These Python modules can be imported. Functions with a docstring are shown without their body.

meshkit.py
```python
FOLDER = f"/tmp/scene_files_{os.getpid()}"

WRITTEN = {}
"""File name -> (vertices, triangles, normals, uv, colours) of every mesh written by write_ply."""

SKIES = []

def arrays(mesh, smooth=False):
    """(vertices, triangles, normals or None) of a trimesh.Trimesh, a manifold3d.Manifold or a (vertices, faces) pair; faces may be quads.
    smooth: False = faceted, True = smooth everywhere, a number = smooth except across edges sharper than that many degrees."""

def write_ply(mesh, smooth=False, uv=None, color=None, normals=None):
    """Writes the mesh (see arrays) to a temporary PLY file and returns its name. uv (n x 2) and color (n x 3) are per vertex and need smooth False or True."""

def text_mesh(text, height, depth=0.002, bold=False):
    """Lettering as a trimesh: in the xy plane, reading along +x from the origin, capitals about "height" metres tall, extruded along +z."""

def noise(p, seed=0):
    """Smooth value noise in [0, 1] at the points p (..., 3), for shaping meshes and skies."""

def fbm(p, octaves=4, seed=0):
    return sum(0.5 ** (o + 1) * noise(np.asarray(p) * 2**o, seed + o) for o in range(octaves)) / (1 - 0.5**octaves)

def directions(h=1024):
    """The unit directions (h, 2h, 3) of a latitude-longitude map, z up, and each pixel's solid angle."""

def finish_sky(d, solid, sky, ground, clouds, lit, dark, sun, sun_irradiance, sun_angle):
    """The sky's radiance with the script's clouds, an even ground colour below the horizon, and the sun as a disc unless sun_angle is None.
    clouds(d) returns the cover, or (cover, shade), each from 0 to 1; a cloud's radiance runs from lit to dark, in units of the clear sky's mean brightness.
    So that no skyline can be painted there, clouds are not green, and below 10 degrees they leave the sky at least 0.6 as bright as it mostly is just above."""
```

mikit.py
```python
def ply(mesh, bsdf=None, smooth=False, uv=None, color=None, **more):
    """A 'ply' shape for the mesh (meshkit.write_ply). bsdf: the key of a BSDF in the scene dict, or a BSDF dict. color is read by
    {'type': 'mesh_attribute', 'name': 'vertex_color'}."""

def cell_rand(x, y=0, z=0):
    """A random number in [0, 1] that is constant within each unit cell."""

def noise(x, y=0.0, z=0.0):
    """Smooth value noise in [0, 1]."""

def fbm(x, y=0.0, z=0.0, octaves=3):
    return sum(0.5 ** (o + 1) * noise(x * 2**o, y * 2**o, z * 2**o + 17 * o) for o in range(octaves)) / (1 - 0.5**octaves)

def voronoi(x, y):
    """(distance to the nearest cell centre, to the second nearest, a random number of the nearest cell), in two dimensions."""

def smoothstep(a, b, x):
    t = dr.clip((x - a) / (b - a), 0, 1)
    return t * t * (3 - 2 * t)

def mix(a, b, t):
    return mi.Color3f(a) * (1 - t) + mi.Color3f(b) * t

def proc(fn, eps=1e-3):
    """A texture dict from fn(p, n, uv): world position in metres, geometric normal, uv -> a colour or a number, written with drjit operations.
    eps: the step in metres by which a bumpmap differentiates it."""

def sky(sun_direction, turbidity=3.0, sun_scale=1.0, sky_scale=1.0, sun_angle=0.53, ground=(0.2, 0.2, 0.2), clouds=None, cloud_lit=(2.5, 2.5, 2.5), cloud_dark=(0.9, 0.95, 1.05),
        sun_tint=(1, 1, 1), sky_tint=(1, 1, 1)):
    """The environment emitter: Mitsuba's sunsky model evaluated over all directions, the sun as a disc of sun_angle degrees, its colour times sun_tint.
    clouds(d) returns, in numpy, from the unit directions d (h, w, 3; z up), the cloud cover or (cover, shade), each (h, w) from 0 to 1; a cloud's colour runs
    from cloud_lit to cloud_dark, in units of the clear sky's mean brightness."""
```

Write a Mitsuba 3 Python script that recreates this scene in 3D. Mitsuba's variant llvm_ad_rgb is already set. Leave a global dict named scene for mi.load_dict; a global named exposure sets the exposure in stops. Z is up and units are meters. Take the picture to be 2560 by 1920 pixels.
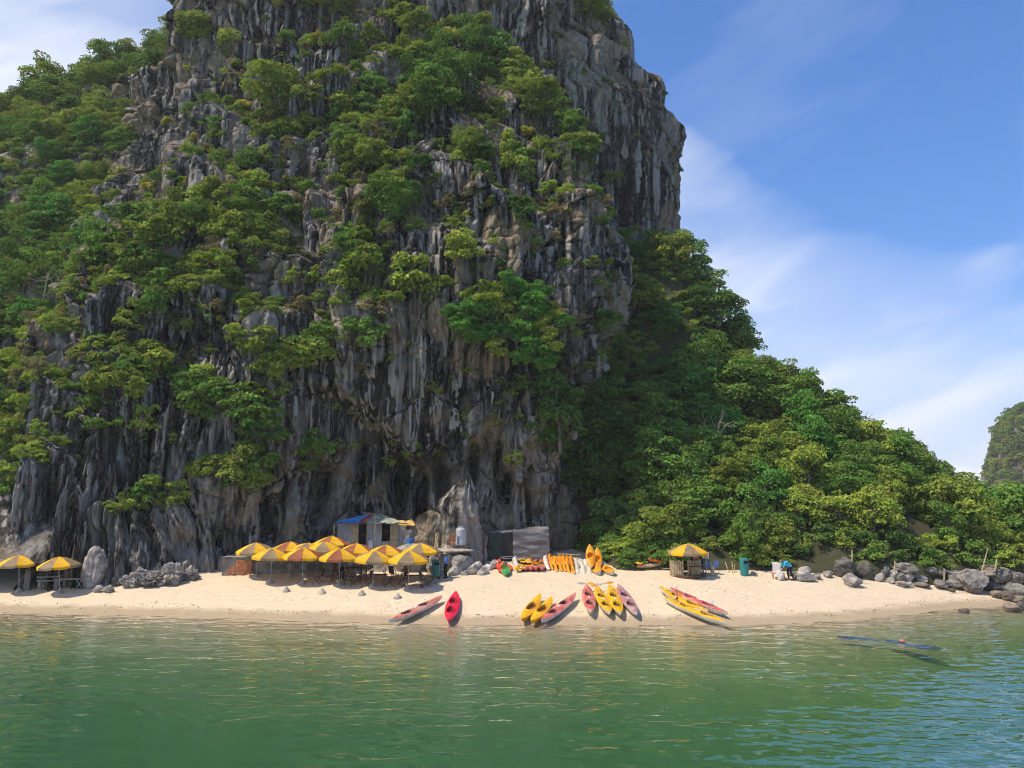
import math
import numpy as np
import trimesh
import drjit as dr
import mitsuba as mi
import mikit
import meshkit
from scipy.interpolate import PchipInterpolator, CubicSpline
from mikit import ply, proc, noise, fbm, voronoi, smoothstep, mix

T = mi.ScalarTransform4f
scene, labels = {}, {}

# ------------------------------------------------------------------ camera, sky, exposure
scene['camera'] = {'type': 'perspective', 'fov': 63.51, 'fov_axis': 'x', 'near_clip': 0.1, 'far_clip': 5000.0,
                   'to_world': T().look_at(origin=[0, 0, 7.4], target=[0, 10 * math.cos(0.124117), 7.4 + 10 * math.sin(0.124117)], up=[0, 0, 1])}
exposure = 1.75
SUN = (-0.47, -0.16, 0.87)


def cloud_cover(d):
    az = np.degrees(np.arctan2(d[..., 0], d[..., 1]))
    el = np.degrees(np.arcsin(np.clip(d[..., 2], -1, 1)))
    s_, t_ = az + .9 * el, el - .35 * az
    q = np.stack([s_ / 15.0, t_ / 4.2, 0 * az], -1)
    w = meshkit.fbm(q * 0.7 + 4, 4, 5) - .5
    n = meshkit.fbm(q + 2.2 * w[..., None] * np.array([1.0, .6, 0]), 6, 2)
    fine = meshkit.fbm(np.stack([s_ / 6.0, t_ / 1.1, 0 * az], -1) + 3.0 * w[..., None], 4, 12)
    edge = np.clip((28.5 - 0.52 * np.abs(az) - el + 9 * w) / 9.0, 0, 1)
    low = np.where(np.abs(az) < 60, edge, np.clip((12 - el) / 10.0, 0, 1))
    left = np.clip((-19 - az + 6 * w) / 8.0, 0, 1) * np.clip((60 - el) / 30.0, 0, 1)
    m = np.maximum(low, left)
    body = np.clip((n - .36) * 2.4, 0, 1) * (.55 + .75 * fine)
    c = m ** .7 * np.clip(.36 + .72 * body, 0, 1) + .10 * np.clip((n - .5) * 3, 0, 1) * (1 - m) + .22 * np.clip((11 - el) / 11.0, 0, 1)
    puff = np.exp(-(((az - 28.5) / 2.3) ** 2 + ((el - 0.6) / 1.1) ** 2)) * (0.4 + 1.2 * meshkit.fbm(np.stack([az / 1.2, el / .7, 0 * az], -1), 4, 21))
    return np.clip(np.maximum(c, np.clip(puff * 1.6 - .35, 0, 1)), 0, 0.95)


scene['sky_light'] = mikit.sky(SUN, turbidity=3.4, sky_scale=1.12, sky_tint=(0.72, 1.0, 1.40), ground=(0.10, 0.14, 0.10), clouds=cloud_cover, cloud_lit=(2.5, 2.6, 2.8), cloud_dark=(1.4, 1.5, 1.65))


# thin bluish air round the camera and everything built
scene['air'] = {'type': 'homogeneous', 'albedo': {'type': 'rgb', 'value': [.94, .95, .96]}, 'sigma_t': .00032, 'phase': {'type': 'hg', 'g': .3}}
scene['haze'] = {'type': 'cube', 'to_world': T().translate([0, 100, 43]).scale([960, 860, 50]), 'bsdf': {'type': 'null'}, 'interior': {'type': 'ref', 'id': 'air'}}
scene['camera']['medium'] = {'type': 'ref', 'id': 'air'}
labels['haze'] = {'kind': 'stuff', 'label': 'thin pale haze in the air over the whole bay', 'category': 'haze'}

# ------------------------------------------------------------------ helpers
def nz(p, f, seed=0, octaves=1):
    q = np.asarray(p) * np.asarray(f)
    return meshkit.noise(q, seed) if octaves == 1 else meshkit.fbm(q, octaves, seed)


def ridge(n):
    return 1 - np.abs(2 * n - 1)


def vor2(x, y, seed=0):
    ix, iy = np.floor(x), np.floor(y)
    f1 = np.full(x.shape, 9.0)
    f2 = np.full(x.shape, 9.0)
    who = np.zeros(x.shape)
    for a in (-1, 0, 1):
        for b in (-1, 0, 1):
            cx, cy = ix + a, iy + b
            r1 = meshkit.noise(np.stack([cx, cy, 0 * cx + 3], -1), seed)
            r2 = meshkit.noise(np.stack([cx, cy, 0 * cx + 11], -1), seed + 1)
            d = np.hypot(cx + r1 - x, cy + r2 - y)
            f2 = np.where(d < f1, f1, np.minimum(f2, d))
            who = np.where(d < f1, r1, who)
            f1 = np.minimum(f1, d)
    return f1, f2, who


def grid_faces(nr, nc):
    i, j = np.meshgrid(np.arange(nr - 1), np.arange(nc - 1), indexing='ij')
    a = (i * nc + j).ravel()
    return np.vstack([np.stack([a, a + 1, a + nc + 1], 1), np.stack([a, a + nc + 1, a + nc], 1)])


def sst(a, b, x):
    t = np.clip((x - a) / (b - a), 0, 1)
    return t * t * (3 - 2 * t)


# ------------------------------------------------------------------ terrain
SHORE = np.array([(-200, 90), (-60, 55.5), (-30.6, 50.7), (-20.4, 49.2), (-10.7, 47.3), (0, 46.1), (11.7, 46.0), (18.3, 47.4), (24.2, 50.4), (28.8, 52.7), (32.5, 53.8), (60, 58), (200, 70)])
shore_line = PchipInterpolator(SHORE[:, 0], SHORE[:, 1])


def sand_z(x, y):
    d = y - shore_line(np.clip(x, -190, 190))
    up = np.where(d < 14, 0.225 * d - 0.0052 * d * d, 2.13 + 0.06 * (d - 14))
    return np.where(d > 0, np.where(d < 45, up, np.maximum(up - 0.2 * (d - 45), -5.0)), np.maximum(np.where(d > -6.5, 0.07 * d, -0.455 + 0.17 * (d + 6.5)), -5.0))


def stretch(parts):
    return np.unique(np.concatenate([np.linspace(a, b, n) for a, b, n in parts]))


gx = stretch([(-900, -60, 18), (-60, -40, 41), (-38, 38, 691), (40, 60, 41), (60, 900, 18)])
gy = stretch([(-700, 20, 20), (20, 44, 31), (44, 60, 201), (60, 75, 31), (75, 900, 14)])
X, Y = np.meshgrid(gx, gy)
Z = sand_z(X, Y)
pts = np.stack([X, Y, 0 * X], -1)
dry = sst(0.3, 3.0, Y - shore_line(np.clip(X, -190, 190)))
Z = Z + dry * ((nz(pts, 0.35, 3, 3) - .5) * 0.12 + (nz(pts, 1.6, 4, 3) - .5) * 0.045) + (nz(pts, .5, 6, 2) - .5) * .05
steps = np.random.default_rng(40)
for a_, b_ in [((-3, 53), (-6, 55)), ((-9, 52.3), (-2, 51)), ((-2, 52), (1.5, 54.5)), ((1.5, 54.5), (3, 49)), ((3, 49), (10, 49.5)), ((10, 50), (14, 55)), ((14, 55), (20, 54.5)), ((-20, 53), (-10, 51.5)), ((-26, 53.5), (-19, 53)), ((0, 50), (-8, 49.5)), ((6, 52), (17, 51.5)), ((17, 51.5), (24, 53.5)), ((-14, 51.5), (-6, 50.3)), ((4, 55.5), (9, 53.5)), ((9, 53.5), (15, 50.5))]:
    n_ = int(np.hypot(b_[0] - a_[0], b_[1] - a_[1]) / .36)
    for rep_ in range(3):
        off = steps.normal(0, .5, 2)
        for i_ in range(n_):
            t_ = i_ / max(n_ - 1, 1)
            fx = a_[0] + (b_[0] - a_[0]) * t_ + off[0] + steps.normal(0, .12)
            fy = a_[1] + (b_[1] - a_[1]) * t_ + off[1] + steps.normal(0, .12)
            r2 = ((X - fx) ** 2 + (Y - fy) ** 2) / steps.uniform(.10, .17) ** 2
            Z -= steps.uniform(.02, .05) * np.exp(-r2) - .010 * np.exp(-((np.sqrt(r2) - 1.7) / .5) ** 2)
sand_mesh = (np.stack([X, Y, Z], -1).reshape(-1, 3), grid_faces(len(gy), len(gx)))


def loft(levels, nz_, z0, z1, nu, u0=None, u1=None, step=6.5, terr=.85, seed=3):
    """Plan contours at several heights -> a dense grid of points and their outward plan directions."""
    zs = np.array(sorted(levels))
    tab = np.array([levels[z] for z in zs], float)
    z = np.linspace(z0, z1, nz_)
    by_height = PchipInterpolator(zs, tab, axis=0)
    prof = by_height(z)
    seg = np.hypot(*np.moveaxis(np.diff(prof, axis=1), -1, 0)).mean(0)
    s = np.concatenate([[0], np.cumsum(seg)])
    a, b = (s[0] if u0 is None else s[u0]), (s[-1] if u1 is None else s[u1])
    u = np.linspace(a, b, nu)
    cs = PchipInterpolator(s, prof, axis=1)
    t = cs(u, 1)
    # strata: near-vertical walls between sloping ledges that wander along the face
    cols = PchipInterpolator(s, by_height(np.linspace(zs[0], zs[-1], 260)), axis=1)(u)
    zz = np.broadcast_to(z[:, None], (nz_, nu))
    q = np.stack([np.broadcast_to(u[None, :], zz.shape) / 11.0, zz / 30.0, 0 * zz], -1)
    n0 = 3.2 * meshkit.fbm(q, 3, seed)
    tt = zz / step + n0
    fr = tt - np.floor(tt)
    ze = np.clip(step * (np.floor(tt) + sst(.68, 1.0, fr) - .12 * sst(0, .6, fr) * (1 - sst(.6, .75, fr)) - n0) * terr + zz * (1 - terr), zs[0], zs[-1])
    idx = (ze - zs[0]) / (zs[-1] - zs[0]) * 259
    i0 = np.clip(idx.astype(int), 0, 258)
    w = (idx - i0)[..., None]
    jj = np.broadcast_to(np.arange(nu)[None, :], zz.shape)
    xy = cols[i0, jj] * (1 - w) + cols[i0 + 1, jj] * w
    n = np.stack([t[..., 1], -t[..., 0]], -1)
    n /= np.linalg.norm(n, axis=-1, keepdims=True) + 1e-9
    return np.dstack([xy, np.broadcast_to(z[:, None], xy.shape[:2])]), n, u


def rock_relief(p, u, big=1.0):
    """How far the rock stands proud of the smooth wall, in metres: lumps, flutes, joints, ledges and drip hollows."""
    x, y, z = p[..., 0], p[..., 1], p[..., 2]
    uu = np.broadcast_to(u, x.shape)
    warp = (nz(p, (.25, .25, .12), 31, 2) - .5)
    lump = (nz(p, (.10, .10, .055), 11, 3) - .5) * 4.2 * big
    w1 = uu + 2.6 * warp
    gully = ridge(meshkit.fbm(np.stack([w1 / 7.5, 0 * z, z / 26.0], -1), 2, 45)) ** 2.2
    w2 = uu + 1.1 * warp
    g1 = w2 / 1.75 + 1.9 * meshkit.fbm(np.stack([uu / 5.5, 0 * z, z / 17.0], -1), 3, 41)
    fl = np.abs(np.sin(np.pi * g1)) ** .55
    g2 = w2 / .52 + 2.2 * meshkit.fbm(np.stack([uu / 2.0, 0 * z, z / 8.0], -1), 3, 43)
    fl2 = np.abs(np.sin(np.pi * g2)) ** .6 * (.4 + 1.2 * nz(np.stack([uu / 1.1, 0 * z, z / 3.0], -1), 1.0, 44, 2))
    mask = sst(.32, .60, nz(p, (.10, .10, .05), 77, 2))
    f1, f2, who = vor2((uu + 2.2 * warp + 1.2 * nz(p, (.5, .5, .35), 12)) / 3.4, (z + 2.2 * nz(p, (.3, .3, .2), 13)) / 5.2, 5)
    crack = -np.exp(-((f2 - f1) / .05) ** 2) * .5
    block = (who - .5) * 1.7
    f1b, f2b, whob = vor2((uu + .9 * nz(p, (.9, .9, .6), 14)) / 1.5, (z + 1.2 * nz(p, (.7, .7, .5), 15)) / 2.6, 8)
    blockb = ((whob - .5) * .5 - np.exp(-((f2b - f1b) / .06) ** 2) * .18) * sst(.45, .6, nz(p, (.16, .16, .16), 78, 2))
    tiny = (nz(p, (1.7, 1.7, .8), 61, 3) - .5) * .36 + (nz(p, (4.2, 4.2, 2.0), 62, 2) - .5) * .20
    cr = ridge(meshkit.fbm(np.stack([(w1 + .35 * np.sin(1.3 * z)) / 1.3, 0 * z, z / 6.5], -1), 3, 47)) ** 9
    cr2 = ridge(meshkit.fbm(np.stack([w1 / 5.0, 0 * z, z / 1.7 + .4 * warp], -1), 3, 48)) ** 12
    tiny = tiny - cr * .55 - cr2 * .30
    return lump - gully * 2.0 * big + (fl * 1.05 - .65) * (.35 + .75 * mask) + (fl2 * .34 - .2) * (.4 + .7 * mask) + (crack + block) * (1 - .5 * mask) + blockb * (1 - .6 * mask) + tiny


def hollow(disp, p, spots):
    """Caves and tall drip hollows: (x, z, half width, half height, depth)."""
    wob = (nz(p, (.9, .9, .25), 91, 3) - .5)
    for x, z, rx, rz, dep in spots:
        r = np.hypot((p[..., 0] - x + 1.1 * wob * min(rx, 1.6)) / rx, (p[..., 2] - z + 2.5 * wob) / rz)
        disp = disp - dep * (1 - sst(.45, 1.05, r))
    return disp


FRONT = {
    -3: [(-44.5, 60), (-32.4, 54.5), (-26.3, 55), (-19.2, 57.5), (-12.7, 63), (-5.4, 64), (0.6, 63.5), (3.7, 65), (6.8, 72), (10.4, 100)],
    5: [(-45.3, 60), (-33.0, 54.5), (-26.8, 55), (-19.6, 57.5), (-12.9, 63), (-5.5, 64), (0.6, 63.5), (3.7, 65), (6.9, 72), (10.5, 100)],
    10: [(-48.8, 64), (-35.2, 57), (-27.8, 56), (-20.2, 58), (-12.5, 60.5), (-5.3, 61), (0.6, 61.5), (4.6, 64), (7.6, 72), (11.6, 100)],
    15: [(-53.8, 70), (-39.3, 63), (-29.4, 57.5), (-20.7, 59), (-12.5, 59.5), (-5.3, 60.5), (1.2, 61), (6.5, 63.5), (9.1, 72), (13.6, 100)],
    20: [(-60.3, 78), (-45.2, 72), (-32.0, 62), (-21.4, 60.5), (-12.7, 60), (-5.4, 60.5), (3.0, 61), (8.7, 64), (11.1, 73), (15.6, 100)],
    26: [(-67.0, 86), (-50.6, 80), (-36.3, 69), (-24.4, 63), (-14.8, 62), (-5.6, 62), (3.7, 62), (9.0, 65), (11.4, 74), (15.7, 100)],
    32: [(-74.4, 95), (-55.9, 88), (-36.2, 74), (-25.6, 67), (-15.7, 65), (-6.5, 64.5), (2.3, 65), (7.4, 67), (9.9, 76), (13.8, 100)],
    38: [(-78.7, 100), (-60.1, 94), (-35.7, 77), (-25.5, 70), (-16.5, 68), (-7.8, 67), (-1.0, 68), (4.3, 70), (6.7, 78), (9.0, 100)],
    44: [(-85.3, 108), (-64.2, 100), (-34.3, 78.5), (-25.5, 73.5), (-17.5, 71.5), (-10.1, 70.5), (-4.7, 71.5), (-0.7, 73.5), (0.8, 80), (2.0, 100)],
    50: [(-88.9, 112), (-67.8, 105), (-34.6, 80.5), (-26.5, 76), (-19.3, 75), (-13.4, 74.5), (-9.6, 75), (-6.3, 77), (-5.0, 82), (-4.0, 100)],
    56: [(-92.5, 116), (-71.3, 110), (-37.9, 88), (-29.4, 84), (-21.1, 82), (-14.8, 82), (-10.6, 82), (-6.9, 84), (-5.4, 88), (-4.1, 100)]}
P, N, U = loft(FRONT, 560, -1.5, 54.5, 680, 1, 9)
D = rock_relief(P, U)
D = hollow(D, P, [(-16.5, 5.0, .75, 2.6, 2.6), (-14.0, 7.1, .85, 2.9, 2.8), (-8.6, 7.6, 1.0, 3.3, 3.0), (-7.1, 5.6, .7, 2.6, 2.6), (-5.5, 8.0, .85, 3.0, 2.8), (-2.9, 9.4, .5, 2.2, 2.4), (-0.7, 8.0, .85, 3.2, 3.0), (1.8, 6.6, .7, 2.6, 2.6),
                  (-11.2, 9.0, .55, 2.4, 2.2), (-19.2, 3.6, .7, 1.3, 1.8), (-22.1, 3.4, .7, 1.3, 1.6), (-27.3, 2.9, .9, 2.0, 2.0), (-33.0, 2.6, 1.5, 2.2, 2.0), (-29.6, 10.6, .32, 3.4, 1.5), (-30.8, 9.0, .28, 2.6, 1.4), (-28.2, 9.6, .3, 3.6, 1.4), (-27.0, 10.0, .26, 3.0, 1.2),
                  (-10.6, 23.5, 3.4, 3.4, 2.4), (-14.5, 30.0, 2.0, 3.2, 1.8), (-31.5, 30.0, 1.4, 3.8, 1.8), (3.8, 16.0, 2.4, 3.5, 2.0)])
low = 1 - .55 * (1 - sst(0, 7, P[..., 2]))
V = P.copy()
V[..., :2] += N * (D * low)[..., None]
front_mesh = (V.reshape(-1, 3), grid_faces(*P.shape[:2]))

WALL = {
    22: [(-48.3, 110), (-38.5, 92), (-33.7, 81.8), (-26.0, 77.8), (-16.3, 77.3), (-6.9, 77.8), (2.7, 79.2), (11.6, 83.9), (18.5, 89.4), (20.7, 99), (24.7, 120)],
    30: [(-48.7, 110), (-38.9, 92), (-33.9, 81.4), (-26.2, 77.4), (-16.4, 76.9), (-6.9, 77.4), (2.8, 78.8), (11.6, 83.5), (18.5, 89.0), (20.8, 99), (24.8, 120)],
    38: [(-49.2, 110), (-39.3, 92), (-34.2, 81.0), (-26.4, 77.0), (-16.6, 76.5), (-7.0, 77.0), (2.8, 78.4), (11.5, 83.1), (18.5, 88.6), (20.8, 99), (24.8, 120)],
    44: [(-49.5, 110), (-39.6, 92), (-34.4, 80.7), (-26.5, 76.7), (-16.7, 76.2), (-7.0, 76.7), (2.8, 78.1), (11.5, 82.8), (18.5, 88.3), (20.9, 99), (24.8, 120)],
    47: [(-49.6, 110), (-39.8, 92), (-34.5, 80.5), (-26.6, 76.5), (-16.7, 76.0), (-7.0, 76.5), (2.8, 77.9), (10.6, 82.6), (17.6, 88.1), (20.0, 99), (24.4, 120)],
    50: [(-49.8, 110), (-39.9, 92), (-34.5, 80.4), (-26.7, 76.4), (-16.8, 75.9), (-7.1, 76.4), (2.8, 77.8), (9.1, 82.5), (16.0, 88.0), (18.2, 99), (21.9, 120)],
    54: [(-50.0, 110), (-40.1, 92), (-34.7, 80.2), (-26.8, 76.2), (-16.8, 75.7), (-7.1, 76.2), (2.8, 77.6), (7.2, 82.3), (14.1, 87.8), (16.1, 99), (18.7, 120)],
    58: [(-50.2, 110), (-40.3, 92), (-34.8, 80.0), (-26.9, 76.0), (-16.9, 75.5), (-7.1, 76.0), (2.0, 77.4), (5.6, 82.1), (12.6, 87.6), (14.4, 99), (15.5, 120)],
    64: [(-49.0, 112), (-39.6, 94), (-33.0, 84.0), (-25.5, 81.0), (-16.5, 80.5), (-8.6, 81.0), (-3.0, 82.0), (2.4, 84.2), (8.0, 87.7), (9.6, 97), (8.8, 120)],
    70: [(-42.0, 112), (-35.6, 100), (-30.0, 94.0), (-24.5, 92.0), (-18.5, 91.5), (-13.6, 92.0), (-10.0, 93.0), (-7.8, 95.2), (-6.0, 97.7), (-5.5, 102), (-5, 116)],
    72: [(-32.0, 112), (-30.6, 108), (-28.0, 104.0), (-24.5, 103.0), (-21.5, 102.5), (-18.6, 103.0), (-16.0, 104.0), (-14.8, 105.2), (-14.0, 106.7), (-14, 108), (-14, 112)]}
P, N, U = loft(WALL, 380, 20, 72, 560, 1, 9, 8.0, .6, 7)
D = rock_relief(P, U + 57.0, .7) * (1 - .8 * sst(58, 66, P[..., 2]))
V = P.copy()
V[..., :2] += N * D[..., None] * .8
V = V.reshape(-1, 3)
cap = np.arange(V.shape[0] - 560, V.shape[0])
V = np.vstack([V, [[-22, 107, 72.4]]])
wall_mesh = (V, np.vstack([grid_faces(*P.shape[:2]), np.stack([cap[:-1], cap[1:], np.full(559, len(V) - 1)], 1)]))


def left_hill_z(x, y):
    crest = np.interp(x, [-140, -90, -64, -59, -52, -43.5, -36], [38, 50, 55.5, 58.5, 63.5, 69, 71])
    z = 7.0 + (y - 57.5 - .10 * np.maximum(-x - 34, 0)) * 1.27
    top = np.minimum(z, crest)
    back = np.where(y > 112, (y - 112) * .9, 0)
    return np.maximum(top - back, -6)


def left_hill_rough(x, y):
    p = np.stack([x, y, 0 * x], -1)
    st = nz(p, (.07, .07, 0), 3, 2) * 3 + y / 13.0
    fr = st - np.floor(st)
    return (nz(p, .06, 5, 3) - .5) * 9 + (sst(.0, .35, fr) - fr) * 5.5 + (nz(p, .5, 6, 3) - .5) * 1.6


gx = stretch([(-150, -75, 26), (-75, -30, 151)])
gy = stretch([(54, 110, 187), (110, 180, 25)])
X, Y = np.meshgrid(gx, gy)
Z = left_hill_z(X, Y) + left_hill_rough(X, Y) * sst(56, 64, Y)
left_hill_mesh = (np.stack([X, Y, Z], -1).reshape(-1, 3), grid_faces(len(gy), len(gx)))

CREST = np.array([(-10, 30), (10, 31), (17.1, 30.3), (20.6, 25.6), (23.6, 21.3), (24.7, 18.7), (28.1, 14.6), (31.1, 12.2), (34.9, 8.2), (39.3, 4.0), (45.7, 2.4), (50, 2.2), (70, 4), (110, 14), (200, 20)])


def right_hill_z(x, y):
    hc = np.interp(x, CREST[:, 0], CREST[:, 1])
    foot = 56.3 + .2 * sst(8, 16, x) + 1.2 * sst(27, 34, x)
    lo = np.minimum(hc, 15.0)
    z = 1.5 + (lo - 1.5) * np.clip((y - foot) / 20.5, -.3, 1) ** 1.0 + np.maximum(hc - 15, 0) * sst(74, 85, y)
    z = z - 2.6 * (1 - sst(-1.0, 1.0, y - foot))
    z = -3 + (z + 3) * np.where(y < 70, sst(1.0, 8.5, x - .35 * np.maximum(y - 58, 0)), 1)
    return z - np.where(y > 88, (y - 88) * .45, 0)


gx = stretch([(3, 56, 213), (56, 200, 40)])
gy = stretch([(53, 90, 150), (90, 200, 40)])
X, Y = np.meshgrid(gx, gy)
p2 = np.stack([X, Y, 0 * X], -1)
Z = right_hill_z(X, Y) + ((nz(p2, .16, 15, 3) - .5) * 3.0 + (nz(p2, .6, 16, 3) - .5) * 1.0) * sst(55, 60, Y)
right_hill_mesh = (np.stack([X, Y, Z], -1).reshape(-1, 3), grid_faces(len(gy), len(gx)))


def tower(cx, cy, rx, ry, h, seed, n=90, m=50):
    """A far karst island: steep sides, rounded top."""
    a = np.linspace(0, 2 * np.pi, n)
    t = np.linspace(0, 1, m)[:, None]
    r = np.where(t < .62, 1 - .22 * t, .864 * np.sqrt(np.clip(1 - np.clip((t - .62) / .38, 0, 1) ** 2.4, 0, 1)))
    p = np.dstack([cx + rx * r * np.cos(a), cy + ry * r * np.sin(a), np.broadcast_to(t * h - 3, (m, n))])
    s = 9.0 / min(rx, ry)
    bump = 1 + (nz(p, (.05 * s, .05 * s, .03 * s), seed, 4) - .5) * .5 + (ridge(nz(p, (.3, .3, .05), seed + 5, 2)) - .5) * .08
    p[..., 0] = cx + (p[..., 0] - cx) * bump
    p[..., 1] = cy + (p[..., 1] - cy) * bump
    p[:, -1] = p[:, 0]
    return (p.reshape(-1, 3), grid_faces(m, n)[:, ::-1])


far_cliff_mesh = tower(254.78, 330, 56, 60, 51, 3, 220, 110)
far_peak_mesh = tower(187.39, 420, 19, 30, 37, 9)
surfaces = {'sand': sand_mesh, 'front': front_mesh, 'wall': wall_mesh, 'left_hill': left_hill_mesh, 'right_hill': right_hill_mesh, 'far_cliff': far_cliff_mesh, 'far_peak': far_peak_mesh}


# ------------------------------------------------------------------ materials
def C3(*c):
    return {'type': 'rgb', 'value': list(c)}


def rock_colour(p, n, uv):
    a = fbm(p.x * .16, p.y * .16, p.z * .1, 3)
    streak = fbm(p.x * 2.9 + .5 * fbm(p.x, p.y, p.z * .4), p.y * 2.9, p.z * .15, 4)
    fine = fbm(p.x * 5.0, p.y * 5.0, p.z * 1.6, 3)
    patch = fbm(p.x * .55 + 7, p.y * .55, p.z * .30, 3)
    c = mix((0.037, 0.038, 0.039), (0.118, 0.119, 0.119), smoothstep(.34, .66, .45 * a + .55 * fine))
    c = mix(c, mi.Color3f(.31, .31, .305), smoothstep(.53, .63, streak) * .9)
    c = mix(c, mi.Color3f(.016, .016, .016), smoothstep(.54, .66, 1 - streak) * .85)
    fresh = smoothstep(.50, .56, fbm(p.x * .38 + 11, p.y * .38, p.z * .15 + 3, 4)) * smoothstep(.45, .55, fbm(p.x * .11 + 9, p.y * .11, p.z * .06 + 1, 2))
    c = mix(c, mi.Color3f(.26, .255, .245) * (.55 + .9 * fine), fresh * .75)
    tan = smoothstep(.50, .60, patch) * smoothstep(.38, .54, fbm(p.x * .12 + 3, p.y * .12, p.z * .07 + 5, 2))
    return mix(c, mi.Color3f(.25, .215, .16) * (.6 + .8 * fine), tan * .8) * mi.Color3f(1.06, 1.0, .92)


def rock_bump(p, n, uv):
    return fbm(p.x * 3.5, p.y * 3.5, p.z * 1.4, 4) * 1.0 + .3 * fbm(p.x * 14, p.y * 14, p.z * 7, 2)


scene['rock'] = {'type': 'twosided', 'b': {'type': 'bumpmap', 'arbitrary': proc(rock_bump, .03), 'scale': .30, 'b': {'type': 'diffuse', 'reflectance': proc(rock_colour)}}}


def sand_colour(p, n, uv):
    g = fbm(p.x * 22, p.y * 22, p.z * 22, 2)
    b = fbm(p.x * .8, p.y * .8, 0, 3)
    c = mix((.585, .495, .355), (.655, .565, .425), .5 * g + .5 * b)
    wet = smoothstep(.40, .16, p.z + .16 * (fbm(p.x * 1.3, p.y * 1.3, 0, 3) - .5))
    return c * mix((1, 1, 1), (.62, .60, .56), wet)


scene['sand'] = {'type': 'twosided', 'b': {'type': 'diffuse', 'reflectance': proc(sand_colour)}}


def soil_colour(p, n, uv):
    return mix((.035, .04, .022), (.085, .085, .05), fbm(p.x * .9, p.y * .9, p.z * .9, 4))


scene['soil'] = {'type': 'twosided', 'b': {'type': 'diffuse', 'reflectance': proc(soil_colour)}}

scene['beach'] = ply(surfaces['sand'], 'sand', smooth=True)
scene['cliff'] = ply(surfaces['front'], 'rock')
scene['cliff_001'] = ply(surfaces['wall'], 'rock')
scene['hill'] = ply(surfaces['left_hill'], 'rock', smooth=True)
scene['hill_001'] = ply(surfaces['right_hill'], 'soil', smooth=True)
scene['hill_002'] = ply(surfaces['far_cliff'], 'rock', smooth=True)
scene['hill_003'] = ply(surfaces['far_peak'], 'rock', smooth=True)
for k in ('beach', 'cliff', 'cliff_001', 'hill', 'hill_001', 'hill_002', 'hill_003'):
    labels[k] = {'kind': 'structure'}

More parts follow.
